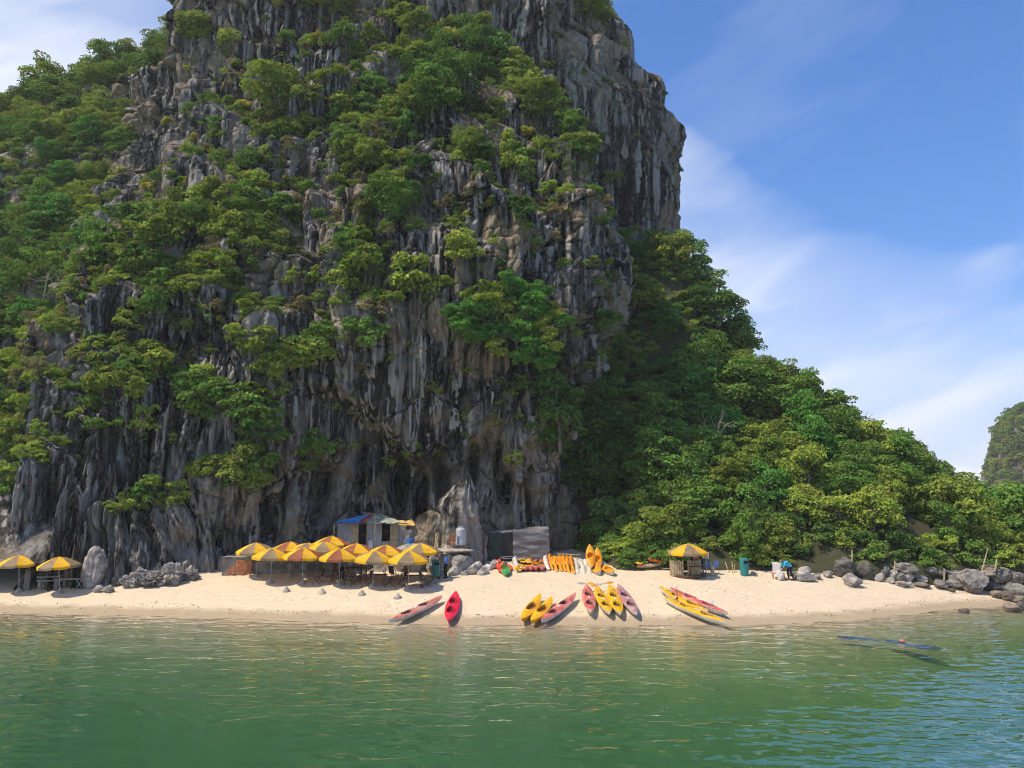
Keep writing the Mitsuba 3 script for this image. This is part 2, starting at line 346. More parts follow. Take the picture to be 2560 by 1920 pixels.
# water: a thin rippled sheet over green, slightly cloudy water
rng = np.random.default_rng(4)
gx = stretch([(-900, -36, 30), (-36, 36, 960), (36, 900, 30)])
gy = stretch([(-700, 21, 24), (21, 32, 190), (32, 56, 270), (56, 130, 12)])
X, Y = np.meshgrid(gx, gy)
Z = 0 * X
for k in range(40):
    lam = .26 * 1.058 ** k
    a = math.radians(rng.normal(90, 20))
    bend = 1.2 * nz(np.stack([X, Y, 0 * X], -1), (.30 / lam ** .5, .42 / lam ** .5, 0), 200 + k, 2)
    Z += .0024 * lam ** .55 * np.sin(2 * np.pi * ((np.cos(a) * X + np.sin(a) * Y) / lam + bend + rng.uniform()))
p2 = np.stack([X, Y, 0 * X], -1)
Z *= .12 + 2.2 * nz(p2, (.12, .42, 0), 8, 3) ** 1.6 + .7 * sst(8, 26, X - .3 * (Y - 25))
Z *= 1 - .45 * sst(-4, -.5, Y - shore_line(np.clip(X, -190, 190)))
scene['water_body'] = {'type': 'homogeneous', 'albedo': C3(.085, .28, .158), 'sigma_t': C3(.32, .20, .30), 'phase': {'type': 'isotropic'}}
scene['water'] = ply((np.stack([X, Y, Z], -1).reshape(-1, 3), grid_faces(len(gy), len(gx))), {'type': 'thindielectric', 'int_ior': 1.33}, smooth=True, interior={'type': 'ref', 'id': 'water_body'}, exterior={'type': 'ref', 'id': 'air'})
labels['water'] = {'kind': 'structure'}

# ------------------------------------------------------------------ vegetation
scene['leaf'] = {'type': 'principledthin', 'base_color': {'type': 'mesh_attribute', 'name': 'vertex_color'}, 'roughness': .55, 'diff_trans': .55, 'spec_trans': 0.0, 'eta': 1.4}
scene['bark'] = {'type': 'twosided', 'b': {'type': 'diffuse', 'reflectance': proc(lambda p, n, uv: mix((.09, .075, .055), (.22, .19, .15), fbm(p.x * 6, p.y * 6, p.z * 2, 3)))}}
TINTS = {'o': (.245, .315, .060), 'g': (.165, .285, .058), 'd': (.108, .200, .050), 'l': (.325, .410, .074), 'y': (.45, .45, .080), 'b': (.130, .300, .060), 's': (.28, .25, .12)}  # d: a dark species, also shade put into the colour of hollow plants


def unit(v):
    return v / (np.linalg.norm(v, axis=-1, keepdims=True) + 1e-9)


def blades(c, along, side, length, width, tint):
    """Leaves as bent rhombs: centres, directions along and across, sizes, one colour each."""
    n = len(c)
    l, w = (length[:, None] if np.ndim(length) else length) * along, (width[:, None] if np.ndim(width) else width) * side
    up = np.cross(along, side) * .18 * (np.asarray(length).reshape(-1, 1))
    v = np.stack([c - l * .5, c + w * .5 + up, c + l * .5, c - w * .5 + up], 1).reshape(-1, 3)
    k = np.arange(n)[:, None] * 4
    f = np.vstack([k + [0, 1, 2], k + [0, 2, 3]])
    return v, f, np.repeat(tint, 4, 0)


def pads(rng, n, squat=.75, droop=.0):
    """Clumps of a crown of radius one: centres and radii, most of them on the outside and upper side."""
    a = rng.uniform(0, 2 * np.pi, n)
    z = rng.uniform(-.62, 1, n)
    rr = np.sqrt(np.clip(1 - np.clip(z, -.9, .98) ** 2, 0, 1)) * rng.uniform(.35, 1, n) ** .5
    c = np.stack([rr * np.cos(a), rr * np.sin(a), z * squat], 1) * rng.uniform(.55, .95, (n, 1))
    c += rng.normal(0, .08, c.shape)
    return c, rng.uniform(.16, .37, n)


def crown(seed, tint, n_pads=20, per=110, leaf=.125, squat=.75, jag=.0, spread=.28):
    rng = np.random.default_rng(seed)
    c, r = pads(rng, n_pads, squat)
    vs, fs, cs, at = [], [], [], 0
    for ci, ri in zip(c, r):
        m = int(per * (ri / .3) ** 2)
        d = unit(rng.normal(0, 1, (m, 3)))
        flip = (d[:, 2] < -.15) & (rng.random(m) < .75)
        d[flip, 2] *= -1
        rad = ri * (1 + jag * rng.random((m, 1))) * rng.uniform(.72, 1.08, (m, 1))
        p = ci + d * rad * [1, 1, .66]
        up = unit(d * [.8, .8, .6] + [0, 0, .75] + rng.normal(0, spread, (m, 3)))
        al = unit(np.cross(up, rng.normal(0, 1, (m, 3))) + d * .5)
        sd = unit(np.cross(up, al))
        k = rng.uniform(.8, 1.22) * rng.uniform(.72, 1.3, (m, 1))
        hue = 1 + rng.normal(0, .07, (m, 3)) + rng.normal(0, .05, (1, 3))
        ln = leaf * rng.uniform(.7, 1.35, m)
        v, f, col = blades(p, al, sd, ln, ln * .62, np.clip(np.array(tint) * k * hue, .004, .8))
        vs.append(v), fs.append(f + at), cs.append(col)
        at += len(v)
    return np.vstack(vs), np.vstack(fs), np.vstack(cs), c


def tube(pts, radii, sides=6):
    p = np.asarray(pts, float)
    t = unit(np.gradient(p, axis=0))
    a = unit(np.cross(t, np.where(np.abs(t[:, 2:]) < .9, [0, 0, 1.0], [1.0, 0, 0])))
    b = np.cross(t, a)
    ang = np.arange(sides) * 2 * np.pi / sides
    v = p[:, None] + np.broadcast_to(radii, (len(p),))[:, None, None] * (np.cos(ang)[None, :, None] * a[:, None] + np.sin(ang)[None, :, None] * b[:, None])
    i, j = np.meshgrid(np.arange(len(p) - 1), np.arange(sides), indexing='ij')
    q = np.stack([i * sides + j, i * sides + (j + 1) % sides, (i + 1) * sides + (j + 1) % sides, (i + 1) * sides + j], -1).reshape(-1, 4)
    m = trimesh.Trimesh(v.reshape(-1, 3), np.vstack([q[:, [0, 1, 2]], q[:, [0, 2, 3]]]), process=False)
    caps = []
    for e in (0, len(p) - 1):
        base = e * sides + np.arange(sides)
        k = np.stack([np.full(sides - 2, base[0]), base[1:-1], base[2:]], 1)
        caps.append(k[:, ::-1] if e == 0 else k)
    m.faces = np.vstack([m.faces] + caps)
    return m


def limbs(seed, c, trunk=.9, thick=.07):
    rng = np.random.default_rng(seed + 500)
    ms = [tube([(0, 0, -trunk), (.04, .02, -.5 * trunk), (-.02, .03, -.1), (.0, 0, .25)], [thick, thick * .8, thick * .6, thick * .3])]
    for k in rng.permutation(len(c))[:min(9, len(c))]:
        e = c[k]
        s0 = np.array([0, 0, rng.uniform(-.35, .1)])
        mid = .5 * (s0 + e) + rng.normal(0, .05, 3) + [0, 0, -.04]
        ms.append(tube([s0, mid, e], [thick * .45, thick * .3, thick * .1], 5))
    return trimesh.util.concatenate(ms)


def spiky(seed, tint, n=46, width=.075):
    """A screw-pine: rosettes of long arching blades."""
    rng = np.random.default_rng(seed)
    vs, fs, cs, at = [], [], [], 0
    for c in [(0, 0, .1), (.45, .2, -.1), (-.4, .25, 0), (.1, -.35, -.15), (-.25, -.3, .2)]:
        a = rng.uniform(0, 6.283, n)
        el = rng.uniform(-.1, 1.25, n)
        L = rng.uniform(.45, .75, n)
        prev = np.tile(np.array(c), (n, 1)) + rng.normal(0, .03, (n, 3))
        col = np.array(tint) * rng.uniform(.7, 1.35, (n, 1))
        for s in range(3):
            e2 = el - .55 * s
            d = np.stack([np.cos(a) * np.cos(e2), np.sin(a) * np.cos(e2), np.sin(e2)], 1)
            sd = np.stack([-np.sin(a), np.cos(a), 0 * a], 1)
            nxt = prev + d * (L / 3)[:, None]
            w0, w1 = width * (1 - s * .28), width * (.72 - s * .3)
            v = np.stack([prev - sd * w0 / 2, prev + sd * w0 / 2, nxt + sd * max(w1, .008) / 2, nxt - sd * max(w1, .008) / 2], 1).reshape(-1, 3)
            k = np.arange(n)[:, None] * 4
            vs.append(v), fs.append(np.vstack([k + [0, 1, 2], k + [0, 2, 3]]) + at), cs.append(np.repeat(col, 4, 0))
            at += len(v)
            prev = nxt
    return np.vstack(vs), np.vstack(fs), np.vstack(cs), np.array([(.45, .2, -.1), (-.4, .25, 0), (.1, -.35, -.15)])


def species(name, cr, trunk, seed, thick=.07):
    v, f, c, centres = cr
    scene[name] = {'type': 'shapegroup', 'crown': ply((v, f), 'leaf', color=c), 'trunk': ply(limbs(seed, centres, trunk, thick), 'bark', smooth=True)}


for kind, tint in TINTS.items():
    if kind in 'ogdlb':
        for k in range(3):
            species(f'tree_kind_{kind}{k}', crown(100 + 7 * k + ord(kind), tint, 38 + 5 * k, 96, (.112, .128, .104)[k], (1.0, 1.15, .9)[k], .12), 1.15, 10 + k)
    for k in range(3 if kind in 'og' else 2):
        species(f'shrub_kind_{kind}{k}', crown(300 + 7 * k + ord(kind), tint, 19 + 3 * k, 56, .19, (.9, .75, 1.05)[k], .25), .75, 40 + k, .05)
for k in range(2):
    species(f'spiky_kind_{k}', spiky(60 + k, ((.10, .15, .035), (.17, .20, .05))[k]), .5, 70 + k, .05)

COUNT = {}


def key(name):
    """The name, numbered when it is taken."""
    n = COUNT.get(name, 0)
    COUNT[name] = n + 1
    return name if n == 0 else f'{name}_{n:03d}'


prng = np.random.default_rng(77)


def plant(name, group_key, x, y, z, r, label, category, group=None, tall=None):
    k = key(name)
    tr = T().translate([x, y, z]).rotate([0, 0, 1], float(prng.uniform(0, 360))).rotate([1, 0, 0], float(prng.normal(0, 7))).scale([r * float(prng.uniform(.78, 1.25)), r * float(prng.uniform(.78, 1.25)), r * (tall or float(prng.uniform(.72, 1.2)))])
    scene[k] = {'type': 'instance', 'to_world': tr, 'g': {'type': 'ref', 'id': group_key}}
    labels[k] = {'label': label, 'category': category}
    if group:
        labels[k]['group'] = group
    return k


CLIFF_PLANTS = [('y', -22.90, 76.41, 54.54, 0.64), ('o', -18.07, 77.91, 55.01, 1.96), ('o', -11.90, 77.29, 53.84, 1.11), ('g', -15.75, 74.02, 49.07, 1.41),
    ('o', -13.76, 75.84, 50.80, 1.17), ('y', -18.92, 75.56, 50.41, 0.63), ('o', -9.29, 74.97, 51.31, 1.34), ('o', -9.95, 71.35, 46.66, 1.35),
    ('o', -5.91, 77.52, 52.50, 1.11), ('o', -3.17, 78.30, 53.06, 1.21), ('y', -6.09, 74.16, 49.99, 0.71), ('g', -4.04, 77.34, 49.76, 2.11),
    ('g', -6.78, 73.87, 47.12, 1.84), ('g', -8.27, 71.71, 44.75, 1.53), ('g', -1.76, 78.03, 49.36, 1.85), ('g', -5.09, 71.21, 43.91, 2.10),
    ('g', -3.11, 77.40, 47.37, 1.83), ('l', -0.23, 77.42, 47.38, 1.65), ('o', 1.28, 74.67, 45.31, 1.50), ('o', 2.19, 71.58, 42.58, 1.52),
    ('o', 1.92, 71.08, 41.19, 1.25), ('g', -8.69, 71.88, 43.36, 1.44), ('p', -4.34, 70.27, 40.81, 1.82), ('p', -2.83, 70.80, 40.45, 1.50),
    ('l', -1.17, 70.84, 40.73, 1.17), ('g', -6.89, 68.40, 40.89, 1.53), ('o', -8.94, 68.81, 39.52, 1.78), ('g', -12.41, 71.54, 41.32, 1.77),
    ('o', -14.85, 71.10, 41.11, 1.42), ('g', -15.72, 70.23, 40.05, 0.74), ('g', -14.64, 66.61, 37.14, 0.62), ('g', -9.04, 67.65, 37.31, 1.27),
    ('p', -10.42, 65.68, 36.12, 1.00), ('g', -13.69, 65.99, 35.24, 1.31), ('o', -12.27, 65.51, 34.05, 1.68), ('o', -11.07, 65.90, 33.80, 1.38),
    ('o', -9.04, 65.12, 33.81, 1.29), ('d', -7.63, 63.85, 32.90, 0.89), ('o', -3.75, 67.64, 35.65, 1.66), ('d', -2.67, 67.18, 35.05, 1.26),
    ('l', -0.31, 67.27, 36.15, 0.94), ('g', 0.47, 66.96, 35.37, 0.86), ('l', 0.20, 67.03, 34.26, 1.33), ('o', 3.13, 70.92, 41.03, 0.92),
    ('g', 4.63, 79.66, 43.90, 1.78), ('g', 5.32, 70.33, 38.50, 1.24), ('o', 5.44, 66.87, 35.90, 1.17), ('y', 1.20, 70.41, 38.62, 0.58),
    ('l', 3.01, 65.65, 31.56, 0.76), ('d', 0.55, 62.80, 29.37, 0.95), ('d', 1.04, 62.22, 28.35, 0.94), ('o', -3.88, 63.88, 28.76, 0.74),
    ('o', -1.49, 62.88, 29.67, 0.44), ('l', -6.44, 64.74, 32.08, 0.38), ('o', -9.65, 63.66, 30.98, 1.11), ('g', -8.87, 64.22, 30.41, 1.42),
    ('g', -9.89, 62.96, 29.47, 1.61), ('p', -11.56, 62.19, 28.71, 1.22), ('g', -8.19, 63.94, 29.43, 1.19), ('p', -11.43, 62.18, 27.71, 0.93),
    ('g', -13.14, 63.16, 26.63, 1.16), ('o', -11.59, 62.69, 26.12, 1.16), ('p', -9.30, 60.95, 25.60, 0.49), ('l', -3.61, 59.78, 24.90, 1.03),
    ('o', -18.16, 67.79, 32.51, 1.10), ('g', -22.03, 67.31, 34.65, 0.86), ('o', -20.91, 69.78, 42.22, 1.98), ('o', -18.65, 69.10, 41.32, 1.30),
    ('p', -20.59, 69.39, 39.74, 1.39), ('o', -16.82, 70.30, 43.35, 0.83), ('o', -19.28, 68.79, 38.19, 1.21), ('o', -17.86, 69.57, 38.42, 1.06),
    ('o', -21.50, 68.20, 37.64, 0.96), ('y', -24.71, 73.03, 42.35, 0.77), ('o', -16.98, 69.68, 39.45, 0.41), ('l', -21.06, 65.00, 31.24, 1.28),
    ('g', -21.27, 64.65, 29.79, 1.57), ('g', -19.54, 64.77, 29.44, 1.35), ('o', -20.13, 64.82, 27.91, 1.65), ('o', -18.54, 63.71, 26.80, 1.25),
    ('d', -18.12, 64.17, 29.12, 1.04), ('o', -14.20, 65.81, 32.45, 0.69), ('o', -32.03, 78.72, 53.30, 1.50), ('l', -31.25, 78.84, 52.82, 0.94),
    ('l', -28.08, 77.53, 51.43, 0.92), ('o', -25.85, 75.39, 47.51, 0.71), ('y', -32.82, 79.31, 49.45, 0.33), ('y', -24.91, 72.70, 41.42, 0.68),
    ('y', -29.40, 73.19, 39.27, 0.51), ('l', -29.01, 70.61, 37.11, 0.41), ('g', -26.09, 70.72, 39.32, 1.00), ('y', -34.97, 80.15, 44.17, 0.47),
    ('y', -33.35, 73.01, 34.57, 0.51), ('g', -31.81, 72.30, 35.18, 0.76), ('o', -24.71, 65.84, 31.78, 0.99), ('o', -27.70, 66.19, 29.93, 1.30),
    ('l', -25.58, 66.60, 30.46, 1.47), ('o', -23.77, 65.85, 30.21, 1.30), ('g', -29.77, 63.90, 28.27, 1.48), ('o', -27.95, 62.64, 27.22, 1.23),
    ('o', -26.84, 62.92, 27.31, 1.38), ('g', -25.56, 65.12, 28.78, 1.51), ('o', -23.08, 63.17, 27.39, 1.39), ('g', -31.97, 64.88, 26.39, 1.27),
    ('l', -28.35, 63.19, 26.16, 1.31), ('g', -18.40, 63.64, 29.44, 1.03), ('o', -20.42, 61.88, 25.77, 1.00), ('g', -33.60, 66.95, 26.28, 1.62),
    ('o', -30.13, 63.71, 25.11, 1.46), ('g', -28.33, 63.81, 25.02, 1.61), ('l', -28.62, 63.53, 23.71, 1.38), ('g', -26.64, 61.79, 22.76, 1.13),
    ('g', -26.37, 63.08, 23.82, 1.16), ('o', -24.75, 63.55, 24.09, 1.53), ('o', -22.91, 61.77, 24.20, 1.28), ('o', -21.22, 61.02, 23.64, 1.19),
    ('o', -23.72, 60.42, 22.20, 1.04), ('g', -19.74, 61.50, 24.02, 0.64), ('o', -27.76, 60.36, 20.78, 0.55), ('g', -26.55, 60.18, 20.74, 0.96),
    ('g', -25.91, 60.81, 21.23, 0.69), ('l', -28.40, 60.61, 19.64, 0.83), ('o', -18.83, 59.38, 20.32, 0.88), ('y', -21.74, 60.31, 19.72, 0.38),
    ('o', -24.16, 61.30, 19.32, 0.63), ('g', -20.29, 59.93, 20.89, 0.41), ('l', -19.48, 58.21, 18.14, 0.66), ('p', -28.48, 61.01, 17.85, 0.76),
    ('o', -27.14, 60.48, 16.62, 1.16), ('o', -26.31, 60.22, 15.89, 1.50), ('g', -26.93, 58.67, 15.34, 1.26), ('o', -28.76, 58.40, 14.74, 1.25),
    ('o', -26.81, 57.38, 14.28, 1.10), ('d', -24.50, 59.77, 15.49, 0.81), ('o', -29.84, 59.33, 14.08, 0.87), ('l', -22.58, 59.77, 15.49, 0.74),
    ('l', -21.76, 59.71, 15.00, 0.74), ('g', -22.74, 59.12, 14.05, 1.13), ('g', -21.16, 59.35, 14.28, 1.14), ('g', -20.16, 59.13, 13.59, 1.00),
    ('g', -22.41, 59.28, 12.83, 0.93), ('g', -18.79, 59.08, 12.91, 1.26), ('g', -17.96, 59.43, 12.08, 1.47), ('g', -17.25, 59.38, 11.27, 1.06),
    ('d', -18.08, 59.25, 10.50, 1.13), ('o', -19.16, 60.06, 8.54, 1.54), ('g', -18.13, 59.61, 8.86, 1.06), ('d', -19.53, 60.00, 7.45, 1.13),
    ('o', -21.73, 58.88, 8.52, 0.79), ('o', -22.86, 58.98, 8.62, 0.53), ('l', -25.76, 58.23, 11.98, 1.04), ('g', -28.67, 56.91, 11.56, 0.64),
    ('g', -24.86, 57.88, 7.64, 0.71), ('l', -23.21, 58.17, 7.00, 0.71), ('o', -26.56, 56.84, 5.98, 0.69), ('o', -25.97, 57.45, 6.34, 0.83),
    ('g', -25.44, 57.97, 6.90, 0.77), ('l', -24.99, 57.57, 7.79, 0.45), ('o', -24.39, 58.24, 6.20, 0.65), ('o', -23.06, 57.72, 6.46, 0.51),
    ('o', -17.95, 58.71, 17.56, 1.27), ('o', -16.99, 59.28, 16.98, 1.14), ('o', -17.34, 58.66, 15.67, 1.06), ('g', -14.09, 60.11, 18.15, 1.02),
    ('g', -13.24, 59.93, 18.26, 0.88), ('l', -16.76, 59.77, 16.03, 1.01), ('l', -15.55, 60.25, 16.69, 1.23), ('l', -14.15, 60.50, 16.97, 1.23),
    ('o', -17.76, 59.14, 14.26, 0.87), ('g', -14.70, 61.33, 10.37, 0.89), ('g', -13.95, 61.51, 10.18, 0.76), ('g', -12.35, 62.25, 24.96, 1.72),
    ('o', -11.12, 61.54, 23.78, 1.41), ('o', -13.60, 61.18, 22.96, 1.26), ('l', -12.61, 61.52, 22.83, 1.13), ('l', -7.61, 60.89, 23.14, 1.47),
    ('o', -6.78, 60.77, 22.04, 1.18), ('l', -3.81, 59.62, 24.67, 1.10), ('g', -10.16, 60.28, 21.11, 0.69), ('s', -10.20, 59.42, 19.99, 0.81),
    ('g', -11.58, 59.81, 18.23, 1.02), ('g', -10.10, 59.11, 18.11, 0.94), ('o', -15.13, 62.00, 8.92, 0.55), ('o', -5.72, 61.46, 14.95, 0.28),
    ('g', -4.60, 62.23, 15.46, 0.35), ('g', 0.68, 63.37, 15.11, 0.64), ('g', 9.06, 76.83, 17.49, 1.30), ('l', 9.17, 75.47, 15.17, 1.10),
    ('d', 2.41, 65.85, 15.04, 2.23), ('d', 3.51, 63.16, 12.73, 1.77), ('d', 5.86, 70.27, 11.98, 1.97), ('d', 5.11, 68.74, 15.14, 1.94),  # plants in the hollow: its shade is painted in by the darker tint
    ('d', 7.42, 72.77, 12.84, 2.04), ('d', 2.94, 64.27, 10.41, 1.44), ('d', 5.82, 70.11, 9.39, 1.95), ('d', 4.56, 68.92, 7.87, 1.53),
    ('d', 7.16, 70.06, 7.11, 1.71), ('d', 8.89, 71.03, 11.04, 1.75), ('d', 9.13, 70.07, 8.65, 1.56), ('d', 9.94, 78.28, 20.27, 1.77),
    ('d', 7.22, 65.36, 20.41, 1.34), ('o', 8.25, 84.19, 58.96, 1.71), ('o', 9.85, 86.36, 59.19, 1.13), ('d', 17.36, 89.23, 51.65, 0.37),
    ('d', 19.40, 92.22, 43.79, 0.38), ('o', 6.24, 66.23, 35.55, 0.85), ('d', 5.70, 66.40, 34.57, 1.16), ('o', 10.45, 83.93, 39.70, 0.88),]
SHADES = {'o': 'olive', 'g': 'fresh green', 'd': 'deep shade-toned green', 'l': 'lime green', 'y': 'pale yellow', 'p': 'spiky-leaved', 's': 'straw coloured'}
for kind, x, y, z, r in CLIFF_PLANTS:
    zone = 'the high dark wall' if z > 46 else 'the ledges of the upper cliff' if z > 32 else 'the middle ledges of the cliff' if z > 19 else 'the lower cliff above the beach'
    side = 'left' if x < -19 else 'middle' if x < -4 else 'right'
    word = 'plant' if kind in 'ps' else 'shrub'
    lab = f'{SHADES[kind]} {word} on {zone}, {side} part'
    g = f'spiky_kind_{prng.integers(2)}' if kind == 'p' else f'shrub_kind_{kind}{prng.integers(3 if kind in "og" else 2)}'
    if r > 1.5 and kind in 'ogdl':
        g = f'tree_kind_{kind}{prng.integers(3)}'
    plant('spiky_plant' if kind == 'p' else 'cliff_shrub', g, x, y - .3 * r, z + .1 * r, r * 1.34, lab, 'bush' if kind != 'p' else 'spiky plant', lab + 's'[:0])

# the big bright tree over the hollows
bt = [crown(900 + q, TINTS['b'] if q % 3 else TINTS['l'], 22, 90, .150, .8, .35, .35) for q in range(3)]
rb = np.random.default_rng(5)
bv, bf, bc, at = [], [], [], 0
for i, (dx, dz, r) in enumerate([(0, 0, 1.9), (-2.1, .2, 1.7), (2.0, .5, 1.8), (-1.1, 1.5, 1.6), (1.0, 1.8, 1.7), (-3.1, -.9, 1.3), (3.3, .3, 1.4), (-.7, -1.5, 1.6), (1.6, -1.4, 1.6), (3.0, -1.2, 1.2), (-2.2, -1.9, 1.2), (.4, 2.7, 1.1), (-2.6, 1.5, 1.1), (2.6, 2.0, 1.2), (2.2, -2.8, 1.3), (3.4, -2.4, 1.2), (1.2, -3.6, 1.2), (3.0, -4.0, 1.1), (-.6, -2.8, 1.1), (4.3, -.6, 1.1), (-3.9, .4, .9)]):
    v, f, c, _ = bt[i % 3]
    t_ = rb.uniform(0, 6.28)
    rot = np.array([[math.cos(t_), -math.sin(t_), 0], [math.sin(t_), math.cos(t_), 0], [0, 0, 1]])
    bv.append((v * r * .86) @ rot.T + [dx, rb.uniform(-.5, .6), dz * .9]), bf.append(f + at), bc.append(c)
    at += len(v)
bx, by, bz = (-0.55, 60.30, 19.58)
labels['large_tree'] = {'label': 'large bright green feathery tree growing out of the cliff over the hollows', 'category': 'tree'}
place = T().translate([bx, by - .9, bz + .3])
scene['large_tree__crown'] = {**ply((np.vstack(bv), np.vstack(bf)), 'leaf', color=np.vstack(bc)), 'to_world': place}
scene['large_tree__trunk'] = {**ply(trimesh.util.concatenate([tube([(.2, 2.0, -3.6), (.1, .6, -2.2), (.0, .2, -.8), (.1, 0, 1.2)], [.22, .18, .13, .05])] + [tube([(.05, .4, -1.6), (.5 * q[0], .1, .5 * q[1] - .5), (q[0], 0, q[1])], [.10, .07, .02], 5) for q in ((-2.6, .2), (2.5, .4), (-1.5, 1.6), (1.4, 1.9), (2.6, -1.6), (-2.0, -1.2))]), 'bark', smooth=True), 'to_world': place}

# the woods on the two hillsides
wood = np.random.default_rng(12)


def scatter(n, x0, x1, y0, y1, gap, ok):
    pts = []
    for _ in range(n * 14):
        x, y = wood.uniform(x0, x1), wood.uniform(y0, y1)
        if ok(x, y) and all((x - a) ** 2 + (y - b) ** 2 > gap ** 2 for a, b in pts):
            pts.append((x, y))
            if len(pts) == n:
                break
    return pts


def surface_z(mesh):
    v = mesh[0]
    from scipy.interpolate import LinearNDInterpolator
    return LinearNDInterpolator(v[:, :2], v[:, 2])


zr = surface_z(right_hill_mesh)
zl = surface_z(left_hill_mesh)
for x, y in scatter(165, 5, 56, 56.5, 90, 2.0, lambda x, y: x < .64 * y + 2 and not (x < 9 and y > 62 and wood.random() < .3) and not (x < 10.5 and y < 62) and not (y < 58.6) and not (x > 23 and y < 60)):
    z = float(zr(x, y))
    far = y > 74
    shade = x < 15 and y > 60
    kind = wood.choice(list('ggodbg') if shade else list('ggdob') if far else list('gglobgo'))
    r = wood.uniform(1.7, 2.7) * (1.15 if far else .95) * (.75 if y < 59 else 1)
    where = 'in the dark hollow beside the cliff' if shade else 'on the far crest of the right hillside' if far else 'low on the right hillside above the sand' if y < 62 else 'on the sunlit right hillside'
    lab = f'{SHADES.get(kind, "bright green")} leafy tree {where}'
    plant('tree', f'tree_kind_{kind}{wood.integers(3)}', x, y, z + r * .62, r, lab, 'tree', lab)
for x, y in scatter(120, -78, -30, 57.5, 113, 2.5, lambda x, y: x > -.66 * y - 2 and x < -31 - .12 * (y - 57)):
    z = float(zl(x, y))
    far = y > 88
    kind = wood.choice(list('oodg') if far else list('gglob'))
    r = wood.uniform(1.6, 2.6) * (1.2 if far else 1)
    where = 'near the top of the left hillside' if far else 'on the lower left hillside'
    lab = f'{SHADES.get(kind, "bright green")} leafy tree {where}'
    plant('tree', f'tree_kind_{kind}{wood.integers(3)}', x, y, z + r * .5, r, lab, 'tree', lab)


# a few bare pale branches standing out of the green
scene['bark_pale'] = {'type': 'twosided', 'b': {'type': 'diffuse', 'reflectance': proc(lambda p, n, uv: mix((.20, .175, .14), (.42, .38, .32), fbm(p.x * 5, p.y * 5, p.z * 3, 3)))}}
for i in range(4, 12):
    x, y = scatter(1, 8, 40, 68, 82, .1, lambda x, y: x < .6 * y)[0] if i < 8 else scatter(1, -48, -33, 60, 88, .1, lambda x, y: x > -.62 * y and x < -31 - .12 * (y - 57))[0]
    zf = zr if i < 8 else zl
    rr_ = np.random.default_rng(600 + i)
    ms = []
    for b_ in range(5):
        d_ = unit(rr_.normal(0, 1, 3) * [1, 1, .3] + [0, 0, 1.1])
        m_ = d_ * rr_.uniform(1.2, 2.0)
        ms.append(tube([(0, 0, -.5), m_ * .5 + rr_.normal(0, .08, 3), m_ + rr_.normal(0, .12, 3)], [.05, .03, .01], 5))
        for q_ in range(2):
            e_ = m_ * .6 + unit(rr_.normal(0, 1, 3) + d_) * rr_.uniform(.5, .9)
            ms.append(tube([m_ * .55, .5 * (m_ * .55 + e_) + rr_.normal(0, .05, 3), e_], [.03, .02, .008], 4))
    k = key('dead_tree')
    scene[k] = {**ply(trimesh.util.concatenate(ms), 'bark_pale', smooth=True), 'to_world': T().translate([float(x), float(y), float(zf(x, y)) + 2.2]).scale(1.35)}
    side = 'right' if i < 8 else 'left'
    labels[k] = {'label': f'bare pale dead tree sticking out of the green on the {side} hillside', 'category': 'tree', 'group': f'bare dead trees on the {side} hillside'}

# ground cover between them: shrubs nobody could count
def cover(name, pts, zf, kinds, r0, r1, label, lift=.35):
    for i, q in enumerate(pts):
        x, y, z = (*q, float(zf(*q))) if len(q) == 2 else q
        r = wood.uniform(r0, r1)
        kind = wood.choice(list(kinds))
        scene[f'{name}__{i + 1:03d}'] = {'type': 'instance', 'g': {'type': 'ref', 'id': f'cover_kind_{kind}{wood.integers(2)}'},
                                         'to_world': T().translate([float(x), float(y), float(z + lift * r)]).rotate([0, 0, 1], float(wood.uniform(0, 360))).scale([r, r, r * float(wood.uniform(.7, 1.1))])}
    labels[name] = {'kind': 'stuff', 'label': label, 'category': 'undergrowth'}


for kind in 'ogdls':
    for k in range(2):
        v, f, c, _ = crown(500 + 11 * k + ord(kind), TINTS[kind], 13, 50, .20, .8, .3, .4)
        scene[f'cover_kind_{kind}{k}'] = {'type': 'shapegroup', 'crown': ply((v, f), 'leaf', color=c)}
cover('undergrowth', scatter(760, 4, 56, 57.5, 90, .82, lambda x, y: x < .64 * y + 2 and not (x < 7.6 and y < 60.5)), zr, 'gglod', .7, 1.3, 'low tangled green undergrowth covering the right hillside')
cover('beach_scrub', scatter(110, 5.4, 12.0, 57.2, 62.5, .38, lambda x, y: y > (59.6 if x < 7.4 else 57.2)), zr, 'gglg', .5, .9, 'low fresh green scrub behind the stored kayaks', .3)
cover('undergrowth_001', scatter(720, -78, -31, 57, 113, .9, lambda x, y: x > -.66 * y - 2), zl, 'ooggl', .9, 1.65, 'low tangled undergrowth covering the left hillside')


def ledge_points(mesh, n, zmin, ok):
    v, f = mesh
    t = v[f]
    nn = np.cross(t[:, 1] - t[:, 0], t[:, 2] - t[:, 0])
    area = np.linalg.norm(nn, axis=1) + 1e-12
    c = t.mean(1)
    good = np.nonzero((np.abs(nn[:, 2]) / area > .48) & (c[:, 2] > zmin) & ok(c))[0]
    pick = wood.choice(good, min(n, len(good)), replace=False, p=area[good] / area[good].sum())
    return [tuple(q) for q in c[pick]]


